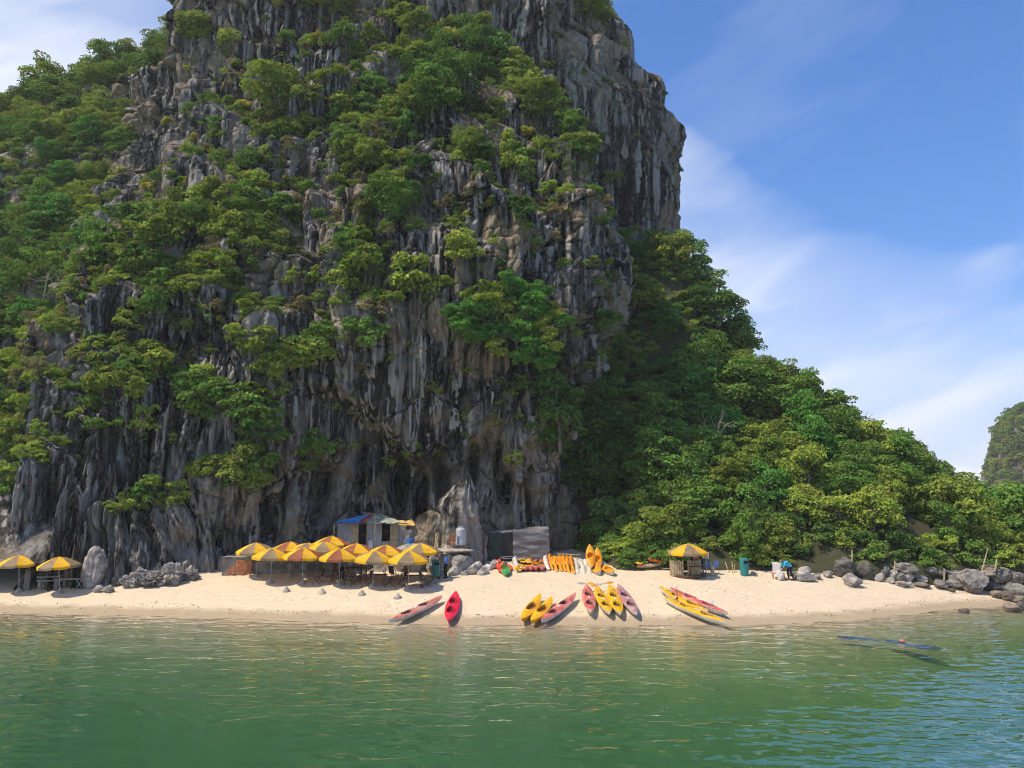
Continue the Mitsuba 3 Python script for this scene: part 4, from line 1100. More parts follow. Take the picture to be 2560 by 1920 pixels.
an = np.linspace(0, 2 * np.pi, 121)
ca, sa = np.sign(np.cos(an)) * np.abs(np.cos(an)) ** .8, np.sign(np.sin(an)) * np.abs(np.sin(an)) ** .8
sp_ = np.dstack([(lf + rt)[:, None] / 2 + (rt - lf)[:, None] / 2 * ca, (.35 + (rt - lf)[:, None] * .42) * sa, np.broadcast_to(hh[:, None], (90, 121))])
out = np.stack([ca, sa, 0 * ca], -1)[None]
rel = (ridge(nz(np.dstack([an[None] * 3.2 + .5 * sp_[..., 2] * .3 + 0 * sp_[..., 0], sp_[..., 2] * .22, 0 * sp_[..., 2]]), 1.0, 7, 3)) - .55) * .42 + (nz(sp_, (.8, .8, .6), 9, 3) - .5) * .75 + (nz(sp_, 3.0, 11, 3) - .5) * .2
sp_ = sp_ + out * (rel * (1 - .6 * sst(5.5, 6.5, sp_[..., 2])))[..., None]
sp_[:, -1] = sp_[:, 0]
pv = np.vstack([sp_.reshape(-1, 3), [[(lf[-1] + rt[-1]) / 2, 0, 6.62]]])
last = np.arange(89 * 121, 90 * 121)
single('rock_spire', (pv, np.vstack([grid_faces(90, 121), np.stack([last[:-1], last[1:], np.full(120, len(pv) - 1)], 1)])), 'rock', 'tall ribbed rock spire with a slanting top behind the water tank', 'rock', M((x, y, (-3.41, 59.80, 2.22)[2])) @ np.diag([.96, .9, .935, 1]), smooth=True)
x, y, z = (-7.30, 59.90, 3.95)
single('boulder', boulder(65, .55, .6, 1.1, 4, .2), 'stone_grey', 'rounded grey rock at the right corner of the shack', 'rock', M((x, y, 3.3)), smooth=40)
x, y, z = (-6.83, 57.50, 3.18)
single('boulder', boulder(66, 1.5, 1.1, .95, 5, .12, 2), 'stone_pale', 'broad smooth pale grey mound behind the front right umbrellas', 'rock', M((x, y, 2.6)), smooth=40)
PILE = [
    ((-5.29, 56.5, 2.12), 0.95, 1.0),
    ((-4.27, 57.1, 2.39), 1.1, 1.2),
    ((-3.39, 56.5, 2.12), 1.2, 1.0),
    ((-2.63, 56.1, 1.83), 1.0, 0.7),
    ((-2.93, 57.1, 2.39), 0.7, 0.6),
    ((-1.89, 55.9, 1.73), 0.75, 0.55),
    ((-3.84, 55.9, 1.77), 0.75, 0.5),
    ((-4.75, 56.0, 1.68), 0.6, 0.45),
    ((-4.33, 57.9, 2.98), 1.0, 0.6),
    ((-2.32, 56.5, 2.12), 0.6, 0.5),
    ((-3.11, 55.8, 1.66), 0.5, 0.4)]
WORDS = ['left end', 'upper middle', 'middle', 'lower right', 'upper right', 'right end', 'lower middle', 'lower left', 'top', 'right flank', 'bottom front']
for i, ((p, w, h), word) in enumerate(zip(PILE, WORDS)):
    single('boulder', boulder(80 + i, w * .62, w * .55, h * .75, 4, .2), 'stone_pale', f'pale boulder at the {word} of the pile below the concrete platform', 'rock', M(p, 40 * i), smooth=36)
x, y, z = (-4.27, 57.10, 3.14)
PZ = z
single('platform', boulder(99, 1.65, .8, .14, 4, .06, 0), 'concrete', 'thin concrete platform on top of the pale boulder pile', 'platform', M((x, y, z)), smooth=50)
x, y, z = (-4.12, 57.10, 3.22)
chair((x, y, PZ + .10), 200, 'wood_red', 'orange wooden chair standing on the concrete platform beside the tank')
x, y, z = (-3.55, 58.30, 3.41)
t = thing('water_tank', 'white and blue grey plastic water tank on a dark stand before the spire', 'water tank')
part(t, 'body', trimesh.creation.revolve(np.array([(0, 0), (.34, .0), (.35, .05), (.35, .26), (.335, .28), (.335, .31), (.35, .33), (.35, .60), (.37, .62), (.37, .68), (.35, .70), (.35, .88), (.335, .90), (.335, .93), (.35, .95), (.35, 1.02), (.29, 1.13), (.19, 1.17), (.19, 1.2), (0, 1.2)]), sections=28), 'tank_white', M((x, y, z + .02)))
part(t, 'lid', trimesh.creation.revolve(np.array([(0, 0), (.2, 0), (.2, .05), (.08, .10), (0, .11)]), sections=20), 'tank_white', M((x, y, z + 1.215)))
part(t, 'patch', box(.30, .02, .52, (x - .12, y - .35, z + .32), 18), 'tank_blue')
part(t, 'stand', box(.95, .8, .5, (x, y, z - .24)), 'stone_dark')
b = thing('barrel', 'blue plastic barrel at the right corner of the shack', 'barrel')
x, y, z = (-7.17, 59.10, 3.31)
part(b, 'body', trimesh.creation.revolve(np.array([(.0, 0), (.27, 0), (.29, .25), (.3, .27), (.29, .3), (.29, .55), (.3, .58), (.28, .85), (.27, .86), (.25, .80), (0, .80)]), sections=22), 'blue_plastic', M((x, y, z - .35)))
for i, (a, c, word) in enumerate([
    ((-5.34, 58.0, 3.21), (-5.26, 58.5, 4.27), 'first'),
    ((-5.26, 58.0, 3.17), (-5.18, 58.5, 4.11), 'second'),
    ((-5.09, 58.0, 3.16), (-5.31, 58.5, 4.18), 'third')]):
    single('bamboo_pole', stick(a, c, .04, .03), 'bamboo', f'{word} from the left of the bamboo poles leaning together beside the leaning boulder', 'pole')
a, c = [(-5.68, 60.4, 5.89), (-5.64, 60.4, 6.92)]
single('thin_pole', stick(a, c, .03, .02), 'metal_grey', 'thin pale upright pole above the leaning boulder', 'pole')
pts = [
    (-2.45, 60.6, 8.06),
    (-2.14, 60.5, 6.19),
    (-1.84, 60.2, 4.21),
    (-1.34, 59.0, 2.34)]
single('hanging_rope', tube(pts, .011, 5), 'rope_dark', 'thin dark rope hanging down along the right side of the rock spire', 'rope')

# -- dark green shelter with a silver sheet
HY = 60.2
hx0, hx1, hx2, hx3 = -1.6, -0.8, 0.09, 2.66
hz0, hz1 = 1.95, (-0.86, 60.20, 4.04)[2]
h = thing('shelter', 'dark green shelter with a black doorway and a silver sheet wall', 'hut')
part(h, 'green_panel', sheet([(hx0, HY, hz0), (hx1 + .02, HY, hz0), (hx1 + .02, HY, hz1), (hx0, HY, hz1)], None, 3, amp=.0, sag=0, rag=.01), 'dark_green', label='dark green sheet left of the doorway')
part(h, 'door', sheet([(hx1 + .02, HY + .1, hz0), (hx2, HY + .1, hz0), (hx2, HY + .1, hz1 - .02), (hx1 + .02, HY + .1, hz1 - .02)], None, 4, amp=0, sag=0, rag=.005), 'charcoal', label='charcoal sheet filling the doorway')  # flat charcoal sheet set just behind the front
v, f = sheet([(hx2, HY - .05, hz0 - .1), (hx3, HY - .02, hz0 - .1), (hx3, HY - .02, hz1 + .36), (hx2 - .02, HY - .05, hz1 + .34)], None, 5, 40, 34, amp=0, sag=0, rag=.03)
v[:, 1] += (nz(v, (.6, 1, 2.4), 6, 3) - .5) * .30
part(h, 'silver_sheet', (v, f), 'tarp_silver', smooth=True, label='creased silver grey sheet forming the right wall')
part(h, 'roof', sheet([(hx0 - .1, HY - .05, hz1 + .03), (hx3, HY, hz1 + .38), (hx3, HY + 2.4, hz1 + .5), (hx0 - .1, HY + 2.4, hz1 + .2)], None, 9, amp=.05, rag=.03), 'tarp_silver')
part(h, 'side_wall', box(.04, 2.3, hz1 - hz0, (hx0 + .03, HY + 1.2, (hz0 + hz1) / 2)), 'dark_green')
part(h, 'side_wall', box(.04, 2.3, hz1 - hz0, (hx3 - .03, HY + 1.22, (hz0 + hz1) / 2)), 'tarp_silver')
for xx in (hx0, hx1, hx2, hx3):
    part(h, 'post', stick((xx, HY + .05, hz0 - .5), (xx, HY + .05, hz1 + .1), .035), 'wood_dark')
fr = thing('metal_frame', 'small pale metal frame standing before the black doorway', 'frame')
x, y, z = (-0.34, 59.00, 2.07)
for a, c in (((-.45, 0, 0), (-.45, 0, .5)), ((.38, 0, 0), (.38, 0, .55)), ((-.45, 0, .5), (.4, 0, .55)), ((-.35, 0, .42), (.3, 0, .42))):
    part(fr, 'bar', stick(np.array(a) + on_sand(x, y), np.array(c) + on_sand(x, y), .025), 'metal_grey')


# -- kayaks
def kayak_meshes(L, W, H, cockpits, hatches=()):
    """Deck, hull and cockpit wells of a boat lying along x, keel on z = 0; cockpits = (centre, half length, half width) along it in metres."""
    ns, nt = 97, 25
    sx = np.linspace(-1, 1, ns)
    hw = W / 2 * np.clip(1 - np.abs(sx) ** 2.3, 0, 1) ** .85 + .006
    sheer = H * (.70 + .36 * np.abs(sx) ** 3)
    crown_h = H * .30 * (1 - np.abs(sx) ** 2.5)
    keel = H * .62 * np.abs(sx) ** 5
    t = np.linspace(-1, 1, nt)
    Xd = np.broadcast_to(sx[:, None] * L / 2, (ns, nt)).copy()
    Yd = hw[:, None] * t[None]
    Zd = sheer[:, None] + crown_h[:, None] * (1 - t[None] ** 2)
    well = np.zeros((ns, nt), bool)
    for c, a, b in cockpits:
        r = np.hypot((Xd - c) / a, Yd / b)
        Zd = np.where(r < 1, np.minimum(Zd, H * .30), Zd + .030 * np.exp(-((r - 1.10) / .10) ** 2))
        well |= r < 1
    for c, a, b in hatches:
        r = np.hypot((Xd - c) / a, Yd / b)
        Zd = np.where(r < 1, Zd + .022 * (1 - r ** 6), Zd)
    v = np.stack([Xd, Yd, Zd], -1).reshape(-1, 3)
    f = grid_faces(ns, nt)
    inside = well.ravel()[f].sum(1) >= 2
    m = 13
    q = np.linspace(-np.pi / 2, np.pi / 2, m)
    Yh = hw[:, None] * np.sign(np.sin(q)) * np.abs(np.sin(q)) ** .8
    Zh = keel[:, None] + (sheer - keel)[:, None] * (1 - np.cos(q)[None] ** 1.4)
    hull = (np.stack([np.broadcast_to(sx[:, None] * L / 2, (ns, m)), Yh, Zh - .002], -1).reshape(-1, 3), grid_faces(ns, m)[:, ::-1])
    return (v, f[~inside]), hull, (v, f[inside]), Zd


def frame_to(a, b, roll=0.0, lift=0.0):
    a, b = np.array(a, float), np.array(b, float)
    d = unit(b - a)
    side = unit(np.cross([0, 0, 1.0], d))
    up = np.cross(d, side)
    c, s = math.cos(math.radians(roll)), math.sin(math.radians(roll))
    m = np.eye(4)
    m[:3, 0], m[:3, 1], m[:3, 2] = d, side * c + up * s, up * c - side * s
    m[:3, 3] = (a + b) / 2 + [0, 0, lift]
    return m


KINDS = {'double': (4.9, .74, .36, [(-.95, .40, .20), (.62, .40, .20)], [(1.75, .20, .13), (-1.85, .16, .11)]),
         'single': (3.1, .70, .34, [(.0, .46, .24)], [(-.92, .17, .12), (.98, .14, .09)]),
         'open': (3.6, .78, .34, [(-.55, .42, .25), (.55, .42, .25)], [(-1.25, .12, .10)]),
         'closed': (4.2, .66, .34, [(-.4, .34, .19), (.5, .34, .19)], []),
         'short': (3.0, .62, .34, [(0, .40, .2)], []),
         'slim': (3.0, .43, .40, [(0, .40, .13)], []),
         'edge': (3.0, .62, .225, [(0, .40, .2)], [])}
BUILT = {}
DECK_PRINT = ply(join(*[box(.34 - .05 * q, .022, .008, (.02 * q, .035 * q - .05, 0), 12) for q in range(4)]), 'cloth_white')


def kayak(kind, a, b, deck, hull, well, label, roll=0.0, lift=0.0, group=None, length=None, cat='kayak', lines=True):
    if (kind, deck, hull, well) not in BUILT:
        d, h_, w_, _ = kayak_meshes(*KINDS[kind])
        BUILT[kind, deck, hull, well] = [('deck', ply(d, deck, smooth=True)), ('hull', ply(h_, hull, smooth=True)), ('cockpit', ply(w_, well, smooth=True))]
    L = KINDS[kind][0]
    k = thing('kayak', label, cat, group)
    m = frame_to(a, b, roll, lift)
    span = length or float(np.linalg.norm(np.array(b) - np.array(a)))
    m = m @ np.diag([span / L, 1, 1, 1])
    dk = f'{k}__deck'
    for n, p in BUILT[kind, deck, hull, well]:
        part(k, n, p, None, m)
    if kind == 'double':
        part(dk, 'print', DECK_PRINT, None, m @ M((-.16, 0, .378)))
        part(dk, 'print', DECK_PRINT, None, m @ M((1.32, 0, .352), 0, 0, 3))
    if lines:
        H, W = KINDS[kind][2], KINDS[kind][1]
        for q in ((-.30 * L, -.22 * L), (.24 * L, .31 * L)) if kind == 'double' else ():
            part(dk, 'bungee', join(stick((q[0], -.2 * W, H * .99), (q[1], .2 * W, H * 1.0), .012, .012, 4), stick((q[0], .2 * W, H * .99), (q[1], -.2 * W, H * 1.0), .012, .012, 4)), 'rope_dark', m)
    return k


for kind, a, b, deck, hull, well, label, lift in [
    ('double', (-6.58, 45.65, -0.06), (-4.09, 49.81, 0.72), 'kayak_faded', 'kayak_white', 'cockpit_dark', 'faded pink double kayak, leftmost at the waterline, pointing up to the right', 0.02),
    ('open', (-3.41, 45.61, -0.04), (-3.34, 50.62, 0.87), 'kayak_scarlet', 'kayak_scarlet', 'cockpit_red', 'bright crimson kayak beside the leftmost pink one at the waterline', 0.02),
    ('single', (0.54, 45.76, -0.03), (1.68, 50.02, 0.76), 'kayak_yellow', 'kayak_yellow', 'cockpit_brown', 'left one of the two small yellow kayaks with brown cockpits', 0.02),
    ('single', (1.04, 45.33, -0.06), (2.34, 49.46, 0.66), 'kayak_yellow', 'kayak_yellow', 'cockpit_brown', 'right one of the two small yellow kayaks with brown cockpits', 0.02),
    ('double', (1.57, 45.44, -0.06), (3.79, 50.11, 0.79), 'kayak_red', 'kayak_white', 'cockpit_dark', 'red double kayak lying beside the two small yellow ones', 0.02),
    ('double', (4.36, 46.75, 0.16), (4.54, 51.57, 1.03), 'kayak_red', 'kayak_white', 'cockpit_dark', 'red double kayak, left end of the row of four', 0.1),
    ('double', (5.37, 46.59, 0.13), (5.11, 51.19, 0.97), 'kayak_yellow', 'kayak_white', 'cockpit_dark', 'yellow double kayak, second from the left in the row of four', 0.1),
    ('double', (5.93, 46.46, 0.11), (5.94, 51.42, 1.0), 'kayak_yellow', 'kayak_white', 'cockpit_dark', 'yellow double kayak, third from the left in the row of four', 0.1),
    ('double', (6.82, 46.47, 0.11), (6.46, 51.54, 1.06), 'kayak_mauve', 'kayak_white', 'cockpit_dark', 'faded mauve double kayak, right end of the row of four', 0.1),
    ('double', (10.79, 46.84, 0.18), (8.91, 51.25, 1.07), 'kayak_yellow', 'kayak_white', 'cockpit_dark', 'upper yellow double kayak of the group of three on the right', 0.06),
    ('double', (11.39, 44.89, -0.06), (8.82, 49.42, 0.71), 'kayak_yellow', 'kayak_white', 'cockpit_dark', 'lower yellow double kayak on the right, its tip in the water', 0.02),
    ('double', (11.81, 46.73, 0.16), (9.51, 51.12, 1.04), 'kayak_red', 'kayak_white', 'cockpit_dark', 'red double kayak behind the two yellow ones on the right', 0.03)]:
    kayak(kind, on_sand(a[0], a[1], .04), on_sand(b[0], b[1], .02), deck, hull, well, label, lift=lift)


def paddle(a, b, blade, label, shaft='metal_grey'):
    p = thing('paddle', label, 'paddle')
    a, b = np.array(a, float), np.array(b, float)
    part(p, 'shaft', stick(a, b, .018), shaft)
    m = trimesh.creation.icosphere(2, 1.0)
    m.vertices *= [.25, .10, .02]
    for e, s in ((a, -1), (b, 1)):
        part(p, 'blade', m, blade, frame_to(e + unit(b - a) * s * .2 - unit(b - a) * .01, e + unit(b - a) * s * .2 + unit(b - a) * .01, 35), smooth=True)


for a, b, ha, hb, blade, label in [
    ((4.96, 51.56, 1.03), (6.06, 50.7, 0.89), 0.45, 0.42, 'kayak_orange', 'orange bladed paddle across the heads of the yellow kayaks, nearer one'),
    ((5.2, 51.62, 1.05), (5.83, 51.88, 1.07), 0.4, 0.42, 'kayak_orange', 'orange bladed paddle across the heads of the row of four, farther one'),
    ((4.44, 51.86, 1.09), (4.98, 51.71, 1.06), 0.4, 0.4, 'tin_grey', 'grey paddle lying over the red kayak of the row of four'),
    ((9.84, 50.63, 0.92), (9.52, 49.22, 0.67), 0.46, 0.46, 'cloth_pink', 'pink bladed paddle lying across the right group of kayaks'),
    ((10.82, 47.16, 0.26), (11.23, 47.87, 0.4), 0.42, 0.5, 'cloth_white', 'white bladed paddle standing out between the red and yellow kayaks')]:
    paddle(on_sand(a[0], a[1], ha), on_sand(b[0], b[1], hb), blade, label)

# -- the stored boats before the shelter
def stored(ends, kind, deck, hull, well, label, roll, group=None, lift=.0):
    """From the end resting on the sand to the raised end farther back."""
    a, b = ends
    return kayak(kind, np.array(a) + [0, 0, .02 + lift], b, deck, hull, well, label, roll, group=group, lines=False)


O, Wt, Rd = 'kayak_orange', 'kayak_white', 'kayak_red'
OR, WH, RR = 'orange kayaks stored on edge before the shelter', 'white kayaks stored before the shelter', 'red kayaks under the heap of life jackets'
stored(((-0.4, 54.74, 1.57), (-0.44, 57.34, 1.87)), 'short', 'kayak_green', 'kayak_green', 'jacket_yellow', 'green kayak with yellow gear inside, pointing at the water', 0)
stored(((-0.88, 56.47, 1.78), (-1.0, 58.67, 2.13)), 'short', 'jacket_red', 'jacket_red', 'cockpit_dark', 'orange red kayak behind the green one', 25)
stored(((0.26, 56.21, 1.74), (-0.02, 59.01, 2.49)), 'short', Wt, Wt, 'cockpit_dark', 'white kayak leaning left of the heap of life jackets', 70)
for e, nth in [
    (((0.9, 56.24, 1.75), (0.91, 59.04, 2.05)), 'leftmost'),
    (((1.23, 56.16, 1.76), (1.26, 58.96, 2.06)), 'second'),
    (((1.59, 56.19, 1.76), (1.63, 58.99, 2.06)), 'third'),
    (((1.95, 56.23, 1.76), (2.01, 59.03, 2.06)), 'rightmost')]:
    stored(e, 'short', Rd, Rd, 'cockpit_dark', f'{nth} of the four red kayak bows sticking out under the life jackets', 8, RR)
stored(((0.58, 56.29, 1.75), (0.52, 59.09, 2.05)), 'short', Wt, Wt, 'cockpit_dark', 'white kayak bow sticking out under the heap of life jackets', 8)
stored(((2.22, 56.75, 1.82), (2.14, 59.35, 2.57)), 'short', Wt, Wt, 'cockpit_dark', 'white kayak between the life jackets and the orange kayaks', 75)
for e, nth in [
    (((2.57, 56.97, 1.84), (2.53, 59.97, 2.66)), 'first'),
    (((2.85, 56.35, 1.77), (2.83, 59.35, 2.59)), 'second'),
    (((3.16, 56.45, 1.78), (3.16, 59.45, 2.6)), 'third'),
    (((3.41, 56.4, 1.77), (3.42, 59.4, 2.59)), 'fourth'),
    (((3.65, 55.92, 1.69), (3.67, 58.92, 2.51)), 'fifth'),
    (((3.96, 55.78, 1.69), (4.0, 58.78, 2.51)), 'sixth')]:
    stored(e, 'edge', O, O, 'cockpit_dark', f'orange kayak on edge in the front stored row, {nth} from the left', 78, OR + ', front row')
for a, b, nth in [
    ((2.66, 57.4, 2.15), (2.7, 59.4, 2.42), 'first'),
    ((2.94, 57.4, 2.15), (2.99, 59.4, 2.46), 'second'),
    ((3.22, 57.4, 2.15), (3.28, 59.4, 2.49), 'third'),
    ((3.44, 57.4, 2.15), (3.51, 59.4, 2.6), 'fourth'),
    ((3.69, 57.4, 2.15), (3.77, 59.4, 2.55), 'fifth'),
    ((3.97, 57.4, 2.15), (4.06, 59.4, 2.55), 'sixth')]:
    kayak('edge', a, b, O, O, 'cockpit_dark', f'orange kayak on edge in the raised back row, {nth} from the left', 80, group=OR + ', back row', lines=False)
for i, e in enumerate([
    ((4.29, 55.43, 1.65), (4.38, 58.03, 2.27)),
    ((4.72, 55.34, 1.66), (4.83, 57.94, 2.28)),
    ((5.14, 55.47, 1.64), (5.27, 58.07, 2.26))]):
    stored(e, 'slim', Wt, Wt, 'cockpit_dark', f'{("left", "middle", "right")[i]} one of the three white hulls in the front row of stored boats', 172)
for i, (a, b) in enumerate([
    ((4.36, 57.4, 2.17), (4.35, 59.2, 2.52)),
    ((4.73, 57.4, 2.17), (4.73, 59.2, 2.54)),
    ((5.05, 57.4, 2.15), (5.06, 59.2, 2.52))]):
    kayak('slim', a, b, Wt, Wt, 'cockpit_dark', f'{("left", "middle", "right")[i]} one of the three white hulls in the raised back row', 160, lines=False)
for a, b, word in [((5.3, 56.6, 2.06), (5.32, 57.7, 3.07), 'taller left'), ((5.72, 56.6, 1.85), (5.85, 57.7, 2.85), 'shorter right')]:
    kayak('short', a, np.array(b), O, Wt, 'kayak_orange', f'{word} one of the two orange kayaks standing upright with white hulls', 0, lines=False, length=2.1)
a, b = [(6.34, 56.6, 2.0), (6.1, 57.7, 2.53)]
kayak('short', a, b, Wt, Wt, 'cockpit_dark', 'white hull leaning behind the upright orange kayaks', 180, lines=False)
stored(((5.83, 55.3, 1.59), (5.55, 57.7, 1.94)), 'short', O, Wt, 'jacket_yellow', 'left one of the two orange topped kayaks with white hulls lying on the sand', -20)
stored(((6.69, 55.16, 1.59), (6.19, 57.16, 1.89)), 'short', O, Wt, 'jacket_yellow', 'rightmost orange topped kayak with a white hull lying on the sand', -15)
a, b = [(3.14, 58.4, 2.8), (4.77, 58.3, 2.76)]
single('bamboo_pole', stick(a, b, .04, .03), 'bamboo', 'long bamboo pole laid across the top of the stored kayaks', 'pole')


def jacket(seed):
    m = trimesh.creation.icosphere(2, 1.0)
    v = np.array(m.vertices)
    v *= (1 + (nz(v + seed, 1.8, 3, 2) - .5) * .9)[:, None]
    m.vertices = v * [.24, .20, .085]
    return m


JK = [jacket(q * 3.3) for q in range(4)]
rj = np.random.default_rng(8)


def jackets(n, corners, mats, label, group):
    fl, fr_, bl, br = [np.array(q) for q in corners]
    for i in range(n):
        t, w_ = rj.random(), rj.random()
        p = (fl * (1 - t) + fr_ * t) * (1 - w_) + (bl * (1 - t) + br * t) * w_
        mat = mats[i % len(mats)]
        single('life_jacket', JK[i % 4], mat, label[mat], 'life jacket', M(p, rj.uniform(0, 360), rj.uniform(-35, 35), rj.uniform(-35, 35)), smooth=True, group=group + ' ' + mat[7:])


JL = {'jacket_yellow': 'yellow life jacket in the heap on the red kayaks', 'jacket_black': 'black life jacket in the heap on the red kayaks', 'jacket_red': 'red life jacket in the heap on the red kayaks'}
jackets(46, [
    (0.24, 56.3, 2.0),
    (1.93, 56.3, 2.0),
    (0.25, 58.4, 2.37),
    (2.01, 58.4, 2.37)], ['jacket_yellow', 'jacket_black', 'jacket_yellow', 'jacket_yellow', 'jacket_black', 'jacket_red'], JL, 'life jackets heaped on the kayaks,')
jackets(9, [
    (-0.72, 55.9, 1.84),
    (-0.01, 55.9, 1.84),
    (-0.74, 57.4, 2.07),
    (-0.01, 57.4, 2.07)], ['jacket_red'], {'jacket_red': 'red life jacket piled behind the green kayak'}, 'life jackets behind the green kayak,')
single('cardboard_box', box(.30, .25, .34), 'cardboard', 'brown cardboard piece standing on the red life jackets', 'box', M((-0.53, 56.6, 2.26), 20, 0, 35))
for i, (p, w, mat, label) in enumerate([
    ((-1.59, 57.0, 2.02), 0.62, 'cloth_white', 'white plastic sack at the right foot of the boulder pile'),
    ((-1.26, 57.4, 2.15), 0.8, 'sack_grey', 'grey bundle of rags beside the white sack'),
    ((-1.85, 57.8, 1.9), 0.5, 'tarp_red', 'crumpled red sheet left of the white sack')]):
    single('sack', boulder(140 + i, w / 2, w / 2.4, w / 2.3, 3, .3), mat, label, 'sack', M(p, 30 * i), smooth=40)


# -- bins
def bin_(x, y, rz, label, h=1.05):
    b = thing('litter_bin', label, 'litter bin')
    m = M(on_sand(x, y), rz)
    part(b, 'body', cyl(.27, h * .66, r2=.30, sides=20), 'teal', m)
    hood = trimesh.creation.revolve(np.array([(.0, .0), (.31, 0), (.31, .06), (.30, .32), (.25, .40), (.0, .42)]), sections=20)
    part(b, 'hood', hood, 'teal', m @ M((0, 0, h * .665)))
    part(b, 'painted_opening', box(.36, .12, .18, (0, -.27, h * .66 + .17)), 'shade_black', m)  # solid black block; the dark inside of the hole is painted, not cut


x, y, z = (-4.94, 55.28, 1.58)
bin_(x, y, 10, 'teal litter bin beside the person in the blue shirt')
x, y, z = (15.36, 55.78, 1.64)
bin_(x, y, 14, 'teal litter bin standing alone before the right hillside')

# -- strings of floats hung behind the tables, white table frame
for i, (p0, p1, sag) in enumerate([
    ((-10.93, 55.6, 2.44), (-10.4, 55.6, 2.44), 0.248),
    ((-10.52, 55.6, 2.4), (-9.83, 55.6, 2.4), 0.141),
    ((-9.99, 55.6, 2.48), (-9.14, 55.6, 2.48), 0.207)]):
    n = thing('float_string', f'{("left", "middle", "right")[i]} one of the black and white float strings hung behind the tables', 'string of floats')
    for row in range(4):
        t = np.linspace(0, 1, 15)
        pts = np.array([np.array(p0) * (1 - q) + np.array(p1) * q - [0, 0, .097 * row + sag * math.sin(math.pi * q)] for q in t])
        part(n, 'line', tube(pts, .012, 4), 'rope_dark')
        for c_, par in (('cloth_white', 0), ('jacket_black', 1)):
            part(n, 'floats', join(*[trimesh.creation.icosphere(1, .05).apply_translation(q) for q in pts[par::2]]), c_)
fr = thing('table_frame', 'bare pale metal table frame behind the front row of umbrellas', 'frame')
x, y, z = (-12.59, 56.63, 1.62)
for sx in (-.5, .5):
    for sy in (-.3, .3):
        part(fr, 'leg', stick((sx, sy, 0), (sx * .94, sy, .82), .018), 'metal_grey', M(on_sand(x, y)))
part(fr, 'top', join(stick((-.5, -.3, .82), (.5, -.3, .82), .02), stick((-.5, .3, .82), (.5, .3, .82), .02), stick((-.5, -.3, .82), (-.5, .3, .82), .02), stick((.5, -.3, .82), (.5, .3, .82), .02)), 'metal_grey', M(on_sand(x, y)))

# -- the bamboo counter under the lone umbrella
x, y, z = (11.78, 55.31, 1.66)
c = thing('bamboo_counter', 'curved bamboo counter under the lone umbrella on the right', 'counter')
g = on_sand(x, y)
for i, a in enumerate(np.linspace(-150, -10, 22)):
    if 7 < i < 10:
        continue
    p = (g[0] - .45 + 1.05 * math.cos(math.radians(a)) * 1.0, g[1] + .2 + .75 * math.sin(math.radians(a)), g[2])
    part(c, 'slat', cyl(.055, .98 + .04 * (i % 3), p, sides=7), 'wood_pale')
part(c, 'plinth', cyl(1.15, .16, (g[0] - .2, g[1] + .2, g[2] - .06), sides=24), 'wood_dark')
part(c, 'shelf', box(1.5, .5, .05, (g[0] - .15, g[1] + .35, g[2] + .55)), 'wood_dark')
for dx, dy in ((-1.35, .3), (.55, .5), (.95, .0)):
    part(c, 'post', stick((g[0] + dx, g[1] + dy, g[2] - .1), (g[0] + dx, g[1] + dy, g[2] + 1.6), .03), 'bamboo')
part(c, 'rail', stick((g[0] - 1.9, g[1] + .2, g[2] + .42), (g[0] - .9, g[1] + .1, g[2] + .45), .025), 'bamboo')
single('hanging_cloth', sheet([(g[0] + .15, g[1] + .25, g[2] + 1.05), (g[0] + .55, g[1] + .25, g[2] + 1.1), (g[0] + .5, g[1] + .25, g[2] + 1.62), (g[0] + .25, g[1] + .25, g[2] + 1.6)], None, 4, amp=.03), 'cloth_pink', 'pink cloth hanging under the lone umbrella', 'cloth')
single('notice_board', box(.45, .04, .42), 'board_pale', 'pale blue white notice hung at the right of the bamboo counter', 'sign', M((g[0] + .95, g[1] + .1, g[2] + 1.3), -8))
table((g[0] + .15, g[1] - .75, g[2] - .05), 6, 'dark wooden table before the bamboo counter')
single('tree_stump', cyl(.14, .62, sides=10), 'wood_pale', 'upright pale log beside the blue plastic chairs', 'log', M(on_sand(*(13.19, 55.52), -.05)))


def plastic_chair(x, y, rz, label):
    c = thing('plastic_chair', label, 'chair')
    m = M(on_sand(x, y), rz)
    part(c, 'seat', box(.46, .44, .035, (0, 0, .42)), 'chair_blue', m)
    bk = sheet([(-.22, .20, .44), (.22, .20, .44), (.19, .33, .88), (-.19, .33, .88)], None, 1, amp=0, sag=0, rag=0)
    part(c, 'backrest', bk, 'chair_blue', m)
    for sx in (-1, 1):
        part(c, 'armrest', join(box(.05, .42, .03, (.24 * sx, .02, .64)), box(.05, .04, .22, (.24 * sx, -.17, .53))), 'chair_blue', m)
        for sy in (-1, 1):
            part(c, 'leg', stick((.22 * sx, .2 * sy, .42), (.25 * sx, .24 * sy, 0), .025, .018), 'chair_blue', m)


x, y, z = (12.97, 55.83, 1.67)
plastic_chair(x, y, 150, 'left one of two blue plastic chairs by the bamboo counter')
x, y, z = (13.40, 56.09, 1.67)
plastic_chair(x, y, 205, 'right one of two blue plastic chairs by the bamboo counter')
for i, (a, b, word) in enumerate([
    ((14.39, 56.94, 2.4), (14.55, 56.54, 1.72), 'left'),
    ((14.84, 56.84, 2.43), (14.74, 56.44, 1.71), 'middle'),
    ((15.02, 56.83, 2.25), (14.84, 56.43, 1.71), 'right')]):
    single('bamboo_pole', stick(b, a, .03, .022), 'bamboo', f'{word} one of three thin bamboo stakes left of the lone teal bin', 'pole')
